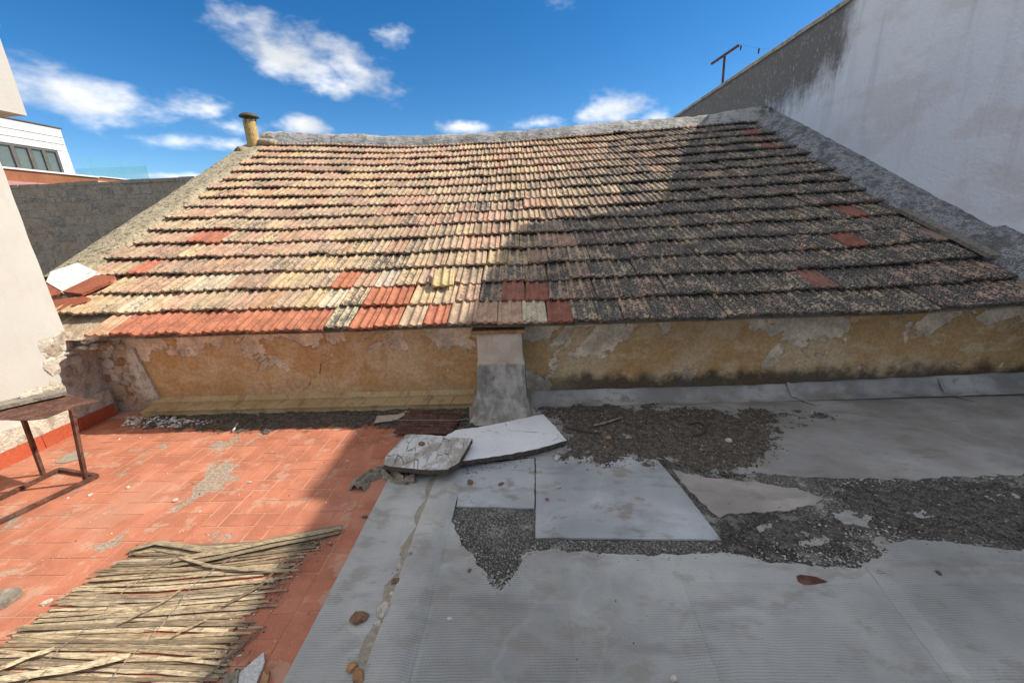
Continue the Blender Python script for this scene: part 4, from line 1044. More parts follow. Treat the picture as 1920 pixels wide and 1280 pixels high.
def soil_patch(name, pts, hmax, thr, seed, label, cell=0.011, base=0.009, fr=5.0, mat_='soil'):
    x0, x1, y0, y1 = bbox(pts); nx = int((x1 - x0) / cell); ny = int((y1 - y0) / cell)
    H = {}; FD = {}
    for i in range(nx + 1):
        for j in range(ny + 1):
            x = x0 + i * cell; y = y0 + j * cell
            if not inside((x, y), pts): continue
            d = edge_dist(x, y, pts)
            v = 0.5 * nz(x * fr, y * fr, seed) + 0.35 * nz(x * fr * 3, y * fr * 3, seed + 3) + 0.2 * nz(x * fr * 9, y * fr * 9, seed + 6) + min(0.35, d * 2.4)
            if v > thr - 0.30:
                H[i, j] = base + 0.001 + min(1, max(0, v - thr) * 1.6) * hmax * (0.75 + 0.6 * nz(x * 40, y * 40, seed)); FD[i, j] = max(0.0, min(1.0, d / 0.26 * 0.55 + (v - thr) * 0.85 + 0.02))
    vs, fs, ix, fl = [], [], {}, []
    for (i, j), h in H.items():
        fl.append(FD[i, j])
        edge = any((i + a, j + b) not in H for a, b in ((1, 0), (-1, 0), (0, 1), (0, -1)))
        ix[i, j] = len(vs); vs.append((x0 + i * cell + 0.004 * nz(i * 1.3, j * 1.7), y0 + j * cell + 0.004 * nz(i * 1.9, j * 1.1, 4), base + 0.0006 if edge else h))
    for (i, j) in H:
        if (i + 1, j) in ix and (i, j + 1) in ix and (i + 1, j + 1) in ix: fs.append((ix[i, j], ix[i + 1, j], ix[i + 1, j + 1], ix[i, j + 1]))
    o = obj(name, vs, fs, mat_, smooth=True, floats=fl); tag(o, label, 'soil', kind='stuff')
    H2 = {k: v for k, v in H.items() if FD[k] > 0.25}
    return H2, x0, y0, cell
CR = [(.16, .12, .085), (.07, .05, .04), (.045, .035, .028), (.11, .08, .055), (.22, .17, .12), (.36, .32, .26), (.5, .47, .41)]
CW = [4, 5, 5, 4, 2.5, 1.0, 0.6]
def crumbs_on(name, H, x0, y0, cell, n, seed, rmin, rmax, label, palette=CR, weights=CW):
    rnd = random.Random(seed); keys = list(H); it = []
    for _ in range(n):
        k = rnd.choice(keys); it.append((x0 + k[0] * cell + rnd.gauss(0, rnd.choice([.02, .03, .08])), y0 + k[1] * cell + rnd.gauss(0, rnd.choice([.02, .03, .05])), H[k] - 0.002, rnd.uniform(rmin, rmax) * rnd.uniform(.5, 1), rnd.uniform(.4, 1.1), rnd.choices(palette, weights)[0]))
    o = scatter_mesh(name, it, 'crumb'); tag(o, label, 'debris')
soilR = [(-0.012, 3.323), (0.451, 3.319), (1.015, 3.264), (1.590, 3.178), (2.046, 3.102), (2.488, 2.981), (2.452, 2.821), (1.937, 2.713), (1.857, 2.466), (1.553, 2.201), (1.282, 2.127), (1.029, 2.145), (0.877, 2.286), (0.672, 2.172), (0.388, 2.302), (0.178, 2.345), (0.208, 2.717), (0.054, 3.077)]
S1 = soil_patch('soil_patch', soilR, 0.013, 0.18, 1.0, 'dark crumbly soil spread over the flat roof right of the buttress')
crumbs_on('soil_crumbs', *S1, 5200, 1, .003, .011, 'loose crumbs in the soil right of the buttress')
soilL = [(-3.591, 3.052), (-3.113, 2.920), (-2.486, 2.823), (-1.866, 2.830), (-1.271, 2.890), (-1.052, 2.829), (-0.564, 2.632), (-0.396, 2.767), (-0.483, 3.350), (-1.441, 3.358), (-2.458, 3.347), (-3.508, 3.359)]
S2 = soil_patch('soil_patch', soilL, 0.022, 0.02, 2.0, 'dark soil drift along the foot of the ochre wall behind the red tiles', base=0.001)
crumbs_on('soil_crumbs', *S2, 2600, 2, .003, .010, 'loose crumbs in the drift along the ochre wall')
soilB = [(1.314, 2.126), (1.607, 2.128), (1.913, 2.109), (2.300, 2.118), (2.988, 2.118), (3.225, 2.111), (2.462, 1.505), (2.306, 1.576), (2.099, 1.640), (1.782, 1.659), (1.648, 1.561), (1.473, 1.496), (1.199, 1.524), (0.957, 1.591), (0.978, 1.677), (0.983, 1.791), (1.307, 1.837), (1.596, 1.881), (1.729, 1.944), (1.553, 2.043)]
S3 = soil_patch('soil_patch', soilB, 0.010, 0.16, 3.0, 'black moss and dirt over the torn membrane at the right', cell=0.013, base=0.002, mat_='moss')
crumbs_on('soil_crumbs', *S3, 3000, 3, .003, .009, 'loose crumbs in the black dirt at the right')
# gravel in the torn triangle and along the bare strip
GR = [(.25, .23, .20), (.16, .145, .125), (.33, .31, .28), (.10, .09, .08), (.42, .40, .36)]
gpoly = [(-0.443, 1.932), (0.029, 1.899), (0.024, 1.680), (0.507, 1.664), (0.965, 1.649), (0.931, 1.589), (0.642, 1.580), (0.279, 1.602), (0.020, 1.630), (-0.030, 1.590), (-0.089, 1.466), (-0.146, 1.404), (-0.183, 1.438), (-0.283, 1.574), (-0.378, 1.709)]
rnd = random.Random(8); x0, x1, y0, y1 = bbox(gpoly); it = []
while len(it) < 3600:
    p = (rnd.uniform(x0, x1), rnd.uniform(y0, y1))
    if inside(p, gpoly): it.append((p[0], p[1], 0.0, rnd.uniform(.0025, .0065), rnd.uniform(.6, 1.1), rnd.choices(GR, [4, 4, 3, 4, 1.5])[0]))
o = scatter_mesh('bare_gravel', it, 'crumb'); tag(o, 'bare grey gravel where the membrane is torn away', 'gravel')
rnd = random.Random(12); it = []
TE = main_pts[3:]
for _ in range(1500):
    f = rnd.random() * (len(TE) - 2); i = int(f); a = Vector(TE[i]).lerp(Vector(TE[i + 1]), f - i)
    it.append((a.x + rnd.gauss(0, .022), a.y + rnd.gauss(.006, .018), .0085, rnd.uniform(.002, .010) * rnd.uniform(.4, 1), rnd.uniform(.2, .5), rnd.choice([(.46, .44, .40), (.36, .345, .315), (.28, .265, .24), (.16, .15, .135), (.10, .095, .085)])))
TF = [(1.853, 2.113), (2.290, 2.106), (2.931, 2.123), (3.242, 2.124)]
for _ in range(260):
    f = rnd.random() * (len(TF) - 1.001); i = int(f); a = Vector(TF[i]).lerp(Vector(TF[i + 1]), f - i)
    it.append((a.x + rnd.gauss(0, .02), a.y + rnd.gauss(-.01, .02), .004, rnd.uniform(.003, .010), rnd.uniform(.2, .5), rnd.choice([(.46, .44, .40), (.30, .285, .26), (.16, .15, .135)])))
TC = [(1.650, 1.689), (1.447, 1.557), (1.319, 1.592), (1.864, 1.819)]
for _ in range(700):
    a = rnd.choice(TC); it.append((a[0] + rnd.gauss(0, .11), a[1] + rnd.gauss(0, .05), .003, rnd.uniform(.002, .009), rnd.uniform(.2, .5), rnd.choice([(.50, .48, .44), (.40, .38, .345), (.30, .285, .26), (.18, .17, .15)])))
o = scatter_mesh('membrane_crust', it, 'crumb'); tag(o, 'pale broken crust along the torn edges of the membrane', 'debris')
# white plaster crumbs in the corner and over the red tiles
PW = [(.62, .58, .52), (.52, .47, .40), (.70, .68, .64)]
corner = [(-3.708, 3.216), (-3.173, 3.148), (-2.666, 3.065), (-3.035, 2.988), (-3.424, 2.996), (-3.564, 3.031)]
rnd = random.Random(4); x0, x1, y0, y1 = bbox(corner); it = []
while len(it) < 240:
    p = (rnd.uniform(x0, x1), rnd.uniform(y0, y1))
    if inside(p, corner): it.append((p[0], p[1], 0.004 + rnd.random() * .012, rnd.uniform(.006, .026) * rnd.uniform(.4, 1), rnd.uniform(.4, .9), rnd.choice(PW)))
o = scatter_mesh('plaster_crumbs', it, 'crumb'); tag(o, 'heap of white plaster crumbs fallen in the corner of the red terrace', 'debris')
it = []
for _ in range(230):
    x = rnd.uniform(-3.8, -0.95); y = rnd.uniform(1.0, 3.0)
    it.append((x, y, 0.0005, rnd.uniform(.002, .009) * rnd.uniform(.4, 1), rnd.uniform(.3, .8), rnd.choice(PW + CR[:3])))
o = scatter_mesh('floor_crumbs', it, 'crumb'); tag(o, 'scattered pale crumbs over the red terrace tiles', 'debris')
it = []
for _ in range(260):
    x = rnd.uniform(-0.6, 3.2); y = rnd.uniform(1.0, 2.5)
    it.append((x, y, 0.010, rnd.uniform(.0015, .006) * rnd.uniform(.4, 1), rnd.uniform(.3, .8), rnd.choice(CR)))
for _ in range(60):
    y = rnd.uniform(1.0, 2.3); x = -0.655 + 0.03 * (y - 1) / 1.2 + rnd.gauss(0, .012); it.append((x, y, 0.0125, rnd.uniform(.003, .009), .5, rnd.choice(CR + PW)))
o = scatter_mesh('membrane_crumbs', it, 'crumb'); tag(o, 'dark crumbs dotted over the grey membrane', 'debris')
MT['sand'] = mk_plaster('sandy_silt', (0.36, 0.31, 0.24), (0.30, 0.26, 0.20), (0.2, 0.17, 0.13), 0.5, 20, 0.5)
sd = [(-0.672 + 0.02 * math.sin(i * 1.9) + 0.034 * (i * .075) / 1.2, 0.95 + i * .075) for i in range(20)] + [(-0.640 + 0.034 * (i * .075) / 1.2, 0.95 + i * .075) for i in range(19, -1, -1)]
o = prism(ragged(sd, .006, .03, 2.0), 0.0126, 0.0165, 'silt', 'sand'); tag(o, 'thin line of sandy silt caught along the low kerb', 'silt', kind='stuff')

# ------------------------------------------------------------------ rusty table frame
tb = empty('broken_metal_table', (-3.3, 2.3, 0)); tag(tb, 'broken rusty metal table with a torn sheet top standing by the white wall', 'table')
TOP = [(-3.331, 2.034), (-3.229, 2.108), (-3.075, 2.094), (-2.954, 2.129), (-2.950, 2.214), (-2.928, 2.297), (-2.854, 2.357), (-3.013, 2.407), (-3.217, 2.480), (-3.366, 2.386), (-3.431, 2.262), (-3.491, 2.149)]
mb = MB(); mb.beam((-3.03, 2.245, 0.0), (-2.935, 2.25, 0.548), .021, .021); mb.build('leg', 'rust', tb)
mb = MB(); mb.beam((-3.456, 2.345, 0.0), (-3.415, 2.345, 0.548), .021, .021); mb.build('leg', 'rust', tb)
mb = MB(); mb.beam((-3.90 + .07, 1.75, 0.02), (-3.80, 1.78, 0.548), .021, .021); mb.build('leg', 'rust', tb)
BF = [(-3.368, 2.379), (-2.995, 2.293), (-3.131, 1.858), (-3.413, 2.072), (-3.204, 1.600), (-3.466, 1.772)]
for a, b in ((0, 1), (1, 2), (2, 4), (0, 3), (3, 5)):
    mb = MB(); pa, pb = BF[a], BF[b]; d = (Vector(pb) - Vector(pa)).normalized() * .004
    mb.beam((pa[0] - d.x, pa[1] - d.y, .015 + .0012 * (a + b)), (pb[0] - d.x, pb[1] - d.y, .015 + .0012 * (a + b)), .022, .022); mb.build('base_bar', 'rust', tb)
def zt(x, y): return 0.553 + 0.012 * nz(x * 5, y * 5, 3)
prism(ragged(TOP, .004, .04, 3.0), lambda x, y: zt(x, y) - .004, zt, 'sheet_top', 'rust', tb)
PLK = [(-3.453, 2.132), (-3.354, 2.213), (-3.270, 2.318), (-3.155, 2.429), (-3.243, 2.479), (-3.369, 2.398), (-3.452, 2.288), (-3.540, 2.194)]
o = prism(ragged(PLK, .004, .04, 5.0), 0.572, 0.596, 'weathered_plank', 'oldwood'); tag(o, 'grey weathered plank lying on the rusty table top', 'plank')
MOS = [(-3.358, 2.330), (-3.313, 2.421), (-3.230, 2.488), (-3.304, 2.511), (-3.425, 2.482), (-3.417, 2.401)]
o = prism(ragged(MOS, .008, .02, 6.0), 0.597, 0.612, 'broken_mosaic_slab', 'lime'); tag(o, 'crumbling slab of pale mosaic on the plank over the table', 'slab')
rs = random.Random(6); x0, x1, y0, y1 = bbox(MOS); k = 0
it = []
while k < 70:
    p = (rs.uniform(x0, x1), rs.uniform(y0, y1))
    if inside(p, MOS): it.append((p[0], p[1], .611, rs.uniform(.006, .013), .5, rs.choice([(.5, .38, .22), (.42, .30, .18), (.56, .48, .36)]))); k += 1
scatter_mesh('mosaic_bits', it, 'crumb', o, kind='stuff')

# ------------------------------------------------------------------ cane mat
mat = empty('split_cane_mat', (-1.9, 1.4, 0)); tag(mat, 'torn mat of split dry canes lying half in sun on the red tiles', 'mat')
LE = [(-2.090, 1.684), (-2.129, 1.532), (-2.169, 1.383), (-2.183, 1.246), (-2.203, 1.151), (-2.208, 1.040), (-2.201, 0.922)]
RE = [(-1.124, 1.723), (-1.130, 1.642), (-1.208, 1.441), (-1.207, 1.310), (-1.195, 1.130), (-1.191, 0.997), (-1.194, 0.891)]
def lerp_path(P, t):
    t = max(0, min(.9999, t)) * (len(P) - 1); i = int(t); f = t - i
    return Vector(P[i]).to_2d().lerp(Vector(P[i + 1]).to_2d(), f)
CANE = [(.38, .28, .165), (.32, .235, .14), (.47, .365, .225), (.20, .15, .095), (.38, .305, .20), (.25, .19, .125), (.54, .43, .28)]
def cane(name, path, w, seed, parent, colr, dome=0.24):
    "a split cane: domed top, flat underside, tapered ragged ends"
    vs = []; fs = []; n = len(path); prof = [(-1, 0), (-.75, .55), (-.25, .95), (.25, .95), (.75, .55), (1, 0)]; k = len(prof)
    path = [Vector(p) for p in path]
    for i, p in enumerate(path):
        d = (path[min(i + 1, n - 1)] - path[max(i - 1, 0)]).normalized(); a = Vector((-d.y, d.x, 0)).normalized()
        e = w * (1 - 0.35 * max(0, abs(i / (n - 1) - .5) * 2 - .8) / .2) * (1 + .12 * nz(i * .9, seed))
        roll = .5 * nz(i * .22, seed, 3)
        for u, h in prof: vs.append(p + a * (u * e * .5) + Vector((0, 0, (h * dome * .5 + u * roll * .22) * e)))
    for i in range(n - 1):
        for j in range(k - 1): fs.append((i * k + j, (i + 1) * k + j, (i + 1) * k + j + 1, i * k + j + 1))
        fs.append((i * k + k - 1, (i + 1) * k + k - 1, (i + 1) * k, i * k))
    fs.append(tuple(range(k))); fs.append(tuple((n - 1) * k + j for j in range(k))[::-1])
    o = obj(name, vs, [f[::-1] for f in fs], 'cane', parent, smooth=False); q = random.uniform(.8, 1.15)
    o.color = (colr[0] * q, colr[1] * q, colr[2] * q, 1); return o
rs = random.Random(21); NC = 88
for i in range(NC):
    t = (i + .5) / NC; a = lerp_path(LE, t ** 1.0); b = lerp_path(RE, t)
    a = a + (a - b).normalized() * rs.gauss(0, .015); b = b + (b - a).normalized() * rs.gauss(-.02, .04)
    if t < .16: a = a + (b - a) * .02
    n = 16; bow = rs.gauss(0, .013) - .012 * (t < .5); ph = rs.uniform(0, 9); up = rs.choice([0, 0, .002, .004, .008, .016])
    path = []
    for k in range(n + 1):
        f = k / n; p = a.lerp(b, f)
        path.append((p.x, p.y + bow * math.sin(PI * f) + .007 * nz(f * 3, ph) + .004 * nz(f * 9, ph), .004 + up * (1 - min(1, f * 3) if rs.random() < 2 else 0) + .005 * abs(nz(f * 4, ph, 2)) + .003 * (i % 3)))
    cane('cane_strip', path, rs.uniform(.010, .020), i * 1.7, mat, rs.choice(CANE))
# the folded thick bundle along the far edge
B0 = [(-2.104, 1.649), (-1.995, 1.683), (-1.721, 1.635), (-1.503, 1.610)]; B1 = [(-1.804, 1.564), (-1.584, 1.605), (-1.348, 1.679), (-1.037, 1.774)]
for i in range(9):
    P_ = B0 if i < 4 else B1; path = []
    for k in range(13):
        f = k / 12; p = lerp_path(P_, f); path.append((p.x + rs.gauss(0, .003), p.y - .012 * (i % 4) + .01 * nz(f * 3, i), .006 + .010 * (i % 3) + .012 * math.sin(PI * f)))
    cane('cane_strip', path, rs.uniform(.022, .034), 90 + i, mat, rs.choice([(.34, .27, .17), (.28, .22, .14), (.40, .31, .19)]))
# loose strips lying across the mat, each a thing of its own
LOOSE = [([(-1.216, 1.579), (-1.260, 1.403), (-1.358, 1.302)], .016, 'dark loose strip crossing the top right of the cane mat'),
         ([(-1.787, 1.564), (-1.564, 1.509), (-1.364, 1.490), (-1.121, 1.481)], .016, 'pale loose strip curving across the upper cane mat'),
         ([(-1.614, 1.389), (-1.661, 1.314), (-1.756, 1.224)], .013, 'thin loose strip across the middle of the cane mat'),
         ([(-1.376, 1.245), (-1.429, 1.210), (-1.475, 1.170)], .012, 'short loose strip near the right side of the cane mat'),
         ([(-1.927, 1.119), (-1.996, 1.085), (-2.089, 1.024)], .022, 'broad loose strip on the lower left of the cane mat'),
         ([(-1.586, 1.091), (-1.723, 1.055), (-1.898, 1.023), (-2.035, 1.000)], .030, 'broad pale strip across the bottom of the cane mat'),
         ([(-1.136, 1.208), (-1.186, 1.118), (-1.234, 1.013), (-1.265, 0.953)], .014, 'dark thin strip on the red tiles beside the cane mat'),
         ([(-1.118, 1.539), (-1.203, 1.433), (-1.366, 1.407)], .010, 'thin bent strip along the right edge of the cane mat')]
for P_, w, lab in LOOSE:
    base = 0.012 if w in (.014,) else .030
    path = []
    for k in range(13):
        p = lerp_path(P_, k / 12); path.append((p.x, p.y, base + .006 * nz(k * .3, w * 99)))
    o = cane('loose_cane_strip', path, w, w * 1000, None, rs.choice(CANE)); tag(o, lab, 'cane strip', 'loose cane strips')
# knotted twine holding the strips
for t0 in (.30, .62):
    path = []
    for k in range(30):
        f = .05 + .9 * k / 29; a = lerp_path(LE, f); b = lerp_path(RE, f); p = a.lerp(b, t0 + .03 * nz(f * 4, t0)); path.append((p.x, p.y, .024 + .003 * math.sin(k * 2.2)))
    mb = MB(); mb.tube(path, .0018, 5); mb.build('twine', 'oldwood', mat)

it = []
for _ in range(420):
    f = rs.uniform(.05, .9); b = lerp_path(RE, f); a = lerp_path(LE, f); p = b + (a - b).normalized() * rs.gauss(.02, .05)
    it.append((p.x, p.y, .001 + rs.random() * .008, rs.uniform(.003, .012) * rs.uniform(.4, 1), rs.uniform(.3, .7), rs.choice(CR[:5] + [(.30, .24, .15), (.38, .30, .19), (.6, .57, .52)])))
o = scatter_mesh('mat_debris', it, 'crumb'); tag(o, 'broken bits and dust along the frayed right edge of the cane mat', 'debris')

# ------------------------------------------------------------------ boards, rag, corrugated sheet by the buttress
B_L = [(-0.644, 2.566), (-0.546, 2.701), (-0.349, 2.750), (-0.122, 2.851), (0.132, 2.967), (0.212, 2.766), (0.281, 2.558), (0.075, 2.452), (-0.112, 2.379), (-0.309, 2.322), (-0.459, 2.284), (-0.520, 2.394)]
def board(name, pts, z0, tilt, th, mats, label, seed, cat='board', amp=.007):
    pts = ragged(pts, amp, .02, seed, 22)
    c = (sum(p[0] for p in pts) / len(pts), sum(p[1] for p in pts) / len(pts))
    f = lambda x, y: z0 + tilt[0] * (x - c[0]) + tilt[1] * (y - c[1])
    o = prism(pts, lambda x, y: f(x, y) - th + .004 * nz(x * 30, y * 30, seed), f, name, mats, None, side=1); return tag(o, label, cat)
board('plaster_board', B_L, 0.070, (-0.035, 0.0), 0.034, ['board', 'core'], 'large broken white plaster board lying at the foot of the buttress', 2.0)
B_S = [(-0.956, 2.236), (-0.968, 2.336), (-0.942, 2.441), (-0.900, 2.592), (-0.742, 2.563), (-0.555, 2.511), (-0.392, 2.468), (-0.425, 2.316), (-0.451, 2.207), (-0.516, 2.141), (-0.647, 2.150), (-0.824, 2.196)]
board('plaster_board', B_S, 0.118, (0.06, 0.05), 0.034, ['board_dirty', 'core'], 'smaller dirty plaster board resting on the large white board', 5.0)
mbk = [(-0.749, 2.437)]
vs, fs = rock(.028, 77, .5); o = obj('dirt_clod', [(x + mbk[0][0], y + mbk[0][1], z + .122) for x, y, z in vs], fs, 'tilefrag_dark'); tag(o, 'brown clod on the smaller plaster board', 'clod')
# crumpled cloth
it = []
for P_ in (B_L, B_S):
    for _ in range(260):
        f = rs.random() * (len(P_) - 1.001); i = int(f); a = Vector(P_[i]).lerp(Vector(P_[i + 1]), f - i)
        it.append((a.x + rs.gauss(0, .05), a.y + rs.gauss(-.02, .03), .011, rs.uniform(.002, .010) * rs.uniform(.4, 1), rs.uniform(.3, .7), rs.choice(CR[:5] + [(.6, .6, .58)])))
o = scatter_mesh('board_crumbs', it, 'crumb'); tag(o, 'crumbs and dirt around the broken plaster boards', 'debris')
def rag():
    path = lerp_pts = [(-1.094, 2.103), (-1.084, 2.183), (-1.042, 2.262), (-0.974, 2.295), (-0.871, 2.233), (-0.798, 2.164), (-0.745, 2.201)]
    vs = []; fs = []; n, k = 54, 14
    for i in range(n + 1):
        p = lerp_path(path, i / n); q = lerp_path(path, min(1, i / n + .02)); d = (q - p)
        d = d.normalized() if d.length > 1e-5 else Vector((1, 0)); a = Vector((-d.y, d.x))
        wdt = .055 + .03 * nz(i * .12, 3)
        for j in range(k + 1):
            u = j / k * 2 - 1
            fold = .016 * math.sin(u * 7 + i * .35 + 2 * nz(i * .1, u)) + .012 * nz(i * .35, u * 4, 5)
            h = max(.002, .022 * (1 - u * u) + fold + .010)
            vs.append((p.x + a.x * u * wdt + .012 * nz(i * .3, u * 3, 1), p.y + a.y * u * wdt + .012 * nz(i * .3, u * 3, 8), h if abs(u) < .95 else .003))
    for i in range(n):
        for j in range(k): fs.append((i * (k + 1) + j, (i + 1) * (k + 1) + j, (i + 1) * (k + 1) + j + 1, i * (k + 1) + j + 1))
    o = obj('crumpled_rag', vs, [f[::-1] for f in fs], 'cloth', smooth=True); tag(o, 'crumpled grey-brown rag lying beside the smaller plaster board', 'rag')
rag()
def corr():
    C = [(-1.057, 2.753), (-0.593, 2.716), (-0.548, 3.040), (-1.061, 3.167)]
    c0, c1, c2, c3 = [Vector(p) for p in C]; vs = []; fs = []; n, k = 60, 8
    for i in range(n + 1):
        v = i / n
        for j in range(k + 1):
            u = j / k; p = c0.lerp(c1, u).lerp(c3.lerp(c2, u), v); vs.append((p.x, p.y, .034 + .010 * (1 if math.sin(v * 2 * PI * 6.5) > 0 else -1) * min(1, abs(math.sin(v * 2 * PI * 6.5)) * 2.5) + .004 * u))
    for i in range(n):
        for j in range(k): fs.append((i * (k + 1) + j, i * (k + 1) + j + 1, (i + 1) * (k + 1) + j + 1, (i + 1) * (k + 1) + j))
    m = len(vs); vs += [(a, b, c - .003) for a, b, c in vs]; fs += [tuple(x + m for x in f)[::-1] for f in fs]
    o = obj('ribbed_metal_sheet', vs, fs, 'brown_sheet'); tag(o, 'small dark brown ribbed metal sheet lying left of the buttress', 'sheet')
corr()
P_ = [(-1.282, 2.953), (-1.099, 2.991), (-1.114, 3.089), (-1.305, 3.069)]; o = prism(ragged(P_, .004, .02, 1.0), .022, .028, 'fibreboard_piece', 'cardboard'); tag(o, 'flat beige fibreboard scrap in the soil left of the brown sheet', 'scrap')
P_ = [(-1.097, 3.001), (-1.030, 3.124), (-1.056, 3.167), (-1.127, 3.070)]; o = prism(ragged(P_, .003, .02, 2.0), .022, .030, 'fibreboard_piece', 'cardboard'); tag(o, 'small beige fibreboard sliver touching the brown sheet', 'scrap')
def stick(name, P_, r, mat_, label, cat, z=.02, fl=1.0):
    path = []
    for k in range(12):
        p = lerp_path(P_, k / 11); path.append((p.x, p.y, z + .004 * nz(k * .5, r * 99)))
    mb = MB(); mb.tube(path, r, 7, 0, fl); o = mb.build(name, mat_); return tag(o, label, cat)
stick('wood_scrap', [(0.528, 2.816), (0.648, 2.871), (0.766, 2.937)], .012, 'oldwood', 'short pale wooden slat on the soil right of the white board', 'slat', .028, .5)
stick('cable_piece', [(0.284, 2.819), (0.378, 2.765), (0.476, 2.728), (0.548, 2.701)], .006, 'cable', 'thin dark cable on the soil right of the white board', 'cable', .026)
stick('thin_rod', [(-1.125, 2.937), (-0.876, 2.924), (-0.606, 2.902), (-0.485, 2.924)], .004, 'oldwood', 'thin straight rod lying across the brown ribbed sheet', 'rod', .054)
stick('curved_hoop', [(1.261, 2.816), (1.360, 2.855), (1.385, 2.769), (1.316, 2.675), (1.234, 2.648)], .009, 'cable', 'curved dark hoop fragment half buried in the soil', 'hoop', .022)
stick('metal_strip', [(0.925, 2.521), (0.918, 2.306), (0.933, 2.113)], .007, 'dark_metal', 'long thin strip lying from the soil onto the silver sheet', 'strip', .021, .5)
stick('plaster_stick', [(-2.492, 3.001), (-2.449, 2.882)], .008, 'pale_frag', 'small white plaster stick at the edge of the soil drift', 'fragment', .02)

# ------------------------------------------------------------------ broken pieces lying about
FR = [(672, 1156, .036, 'tilefrag_dark', 'dark brown broken tile piece on the grey strip beside the kerb', 1.6),
      (720, 1138, .034, 'pale_frag', 'pale beige broken tile piece in the groove of the kerb', 1.5),
      (708, 1165, .018, 'pale_frag', 'small pale chip beside the dark brown tile piece', 1.2),
      (661, 1245, .022, 'tilefrag', 'roundish orange brick lump at the bottom of the grey strip', 1.0),
      (673, 1258, .028, 'tilefrag', 'long orange brick chunk at the bottom of the grey strip', 1.8),
      (742, 1086, .020, 'tilefrag_dark', 'flat brown flake in the groove below the rag', 1.4),
      (748, 1058, .015, 'pale_frag', 'narrow pale flake in the upper groove of the kerb', 1.6),
      (769, 1038, .018, 'render_old', 'grey stone chip at the upper groove of the kerb', 1.2),
      (735, 1110, .012, 'pale_frag', 'small upright chip in the middle of the kerb groove', .8),
      (844, 1157, .013, 'pale_frag', 'white triangular chip on the membrane right of the kerb', 1.5),
      (880, 1066, .011, 'tilefrag_dark', 'small brown flake left of the gravel triangle', 1.3),
      (883, 900, .022, 'tilefrag_dark', 'brown leaf-like scrap on the silver sheet near the boards', 1.2),
      (940, 905, .018, 'tilefrag_dark', 'brown flake in the middle of the silver sheet', 1.7),
      (1026, 934, .013, 'tilefrag_dark', 'dark bead-like scrap on the large silver sheet', 1.2),
      (1048, 912, .014, 'pale_frag', 'pale flake on the large silver sheet below the soil', 1.9),
      (1264, 1268, .014, 'pale_frag', 'pale pebble at the bottom edge of the membrane', 1.0),
      (1650, 1068, .016, 'render_old', 'grey lump at the torn edge of the right membrane', 1.4),
      (1760, 1071, .013, 'dark_metal', 'small black scrap on the right membrane', 1.8),
      (683, 963, .016, 'dark_metal', 'dark curled scrap on the red tiles below the rag', 1.4),
      (86, 1122, .020, 'pale_frag', 'cream plaster chip on the red tiles left of the mat', 1.5),
      (240, 909, .014, 'pale_frag', 'white chip on the red tiles right of the table frame', 1.3),
      (329, 933, .016, 'pale_frag', 'bright white chip in the middle of the red terrace', 1.2),
      (365, 900, .012, 'tilefrag', 'brown chip in the middle of the red terrace', 1.7),
      (467, 899, .013, 'pale_frag', 'flat white flake on the sunny red tiles near the shadow', 1.8),
      (168, 923, .013, 'pale_frag', 'small white stone in front of the table leg', 1.2),
      (651, 860, .011, 'pale_frag', 'small beige stone on the shaded red tiles', 1.2),
      (1045, 858, .026, 'pale_frag', 'pale stone at the lower edge of the soil', 1.3),
      (1140, 818, .024, 'tilefrag', 'light brown shard in the soil beside the cable', 1.3),
      (1365, 824, .030, 'pale_frag', 'pale broken lump at the right of the soil', 1.2),
      (256, 786, .040, 'pale_frag', 'largest white plaster lump in the terrace corner', 1.1),
      (300, 790, .028, 'pale_frag', 'second white plaster lump in the terrace corner', 1.3)]
GND = dict()
FRP = [(-0.740, 1.247), (-0.643, 1.284), (-0.649, 1.223), (-0.686, 1.054), (-0.650, 1.025), (-0.636, 1.427), (-0.647, 1.517), (-0.608, 1.577), (-0.633, 1.363), (-0.348, 1.244), (-0.298, 1.484), (-0.371, 2.146), (-0.176, 2.124), (0.104, 1.977), (0.183, 2.083), (0.498, 1.015), (1.581, 1.451), (1.832, 1.445), (-0.954, 1.867), (-2.236, 1.344), (-2.665, 2.178), (-2.221, 2.041), (-2.240, 2.217), (-1.863, 2.211), (-2.853, 2.108), (-1.294, 2.431), (0.200, 2.392), (0.601, 2.642), (1.447, 2.563), (-3.473, 3.081), (-3.230, 3.051)]
for i, ((px, py, r, mt, lab, st), (x, y)) in enumerate(zip(FR, FRP)):
    vs, fs = rock(r, 500 + i, .45 if st > 1.3 else .6); a = i * 1.37
    R_ = Matrix.Rotation(a, 4, 'Z') @ Matrix.Diagonal((st ** .5, 1 / st ** .5, 1, 1))
    z = 0.0005 if x < -0.93 else (0.0128 if x < -0.6 else 0.0146 if 2.0 < y else 0.0105)
    o = obj('broken_piece', [R_ @ Vector(v) for v in vs], fs, mt); o.location = (x, y, z)
    tag(o, lab, 'fragment', 'broken pieces lying about')
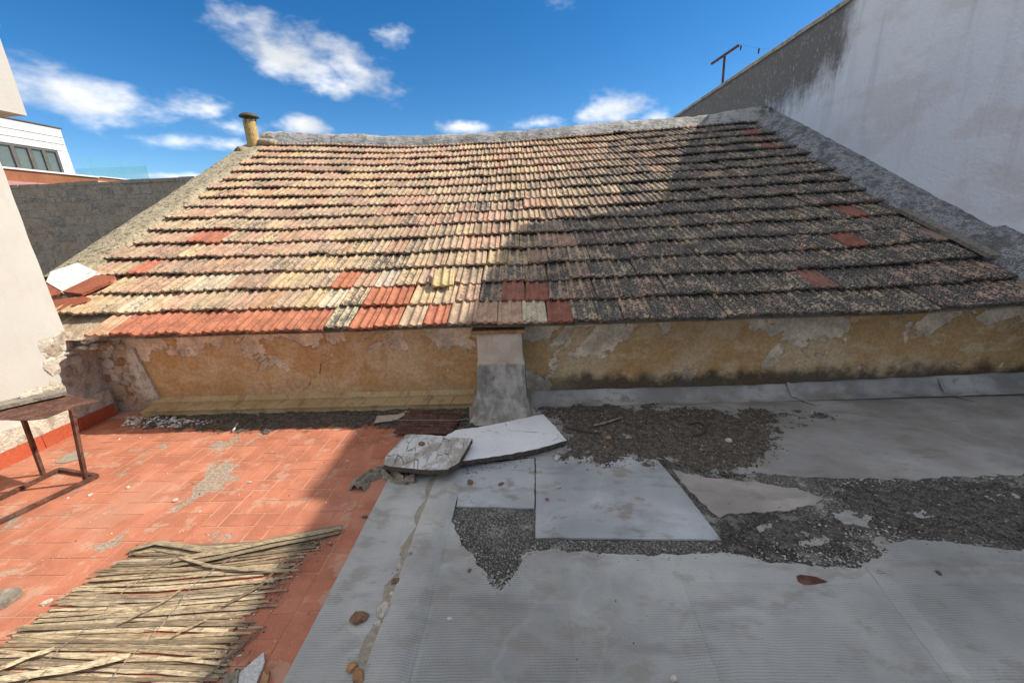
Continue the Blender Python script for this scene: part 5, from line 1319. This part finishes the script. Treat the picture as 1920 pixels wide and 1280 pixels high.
P_ = [(-1.112, 1.036), (-1.067, 1.113), (-1.040, 1.078), (-1.018, 0.987), (-1.079, 0.983)]; o = prism(ragged(P_, .003, .03, 1.0), .002, .014, 'tile_shard', 'terrazzo'); tag(o, 'large pale speckled tile shard on the red tiles at the bottom', 'shard')
P_ = [(-1.002, 0.987), (-1.020, 1.040), (-0.997, 1.045), (-0.988, 1.022), (-0.976, 0.983)]; o = prism(ragged(P_, .002, .03, 1.0), .002, .018, 'wood_chip', 'tilefrag'); tag(o, 'tan wood chip right of the speckled tile shard', 'chip')
P_ = [(-1.161, 0.983), (-1.145, 1.026), (-1.117, 1.044), (-1.079, 0.978)]; o = prism(ragged(P_, .003, .03, 1.0), .002, .022, 'wood_chip', 'oldwood'); tag(o, 'brown wood piece left of the speckled tile shard', 'chip')
P_ = [(1.199, 1.436), (1.219, 1.442), (1.282, 1.430), (1.315, 1.404), (1.255, 1.391), (1.203, 1.389), (1.188, 1.409)]; o = prism(ragged(P_, .002, .02, 1.0), .0108, .0135, 'dry_leaf', 'rust'); tag(o, 'reddish brown dry leaf on the membrane at the right', 'leaf')
P_ = [(-2.528, 1.343), (-2.505, 1.384), (-2.469, 1.400), (-2.424, 1.403), (-2.397, 1.377), (-2.405, 1.323), (-2.433, 1.272)]; o = prism(ragged(P_, .003, .03, 2.0), .002, .03, 'wood_offcut', 'oldwood'); tag(o, 'weathered wood offcut on the red tiles at the left edge', 'wood')
P_ = [(-3.543, 2.490), (-3.587, 2.612), (-3.411, 2.620), (-3.365, 2.546), (-3.457, 2.480)]; o = prism(ragged(P_, .006, .02, 3.0), .0012, .0035, 'dried_mud', 'sand'); tag(o, 'patch of dried mud on the red tiles behind the table leg', 'mud', kind='stuff')
# loose upturned tile on the roof
LT = [(-0.827, 0.646)]
o = link('loose_roof_tile', TM[1]); o.matrix_world = Matrix.Translation(RP(LT[0][0] + .0, 0.53, .088)) @ Matrix.Rotation(AL - .02, 4, 'X') @ Matrix.Rotation(.06, 4, 'Z') @ Matrix.Diagonal((1, .72, 1, 1))
o.color = (.52, .39, .20, .35); tag(o, 'loose yellow tile lying on top of the second course left of the buttress', 'roof tile')
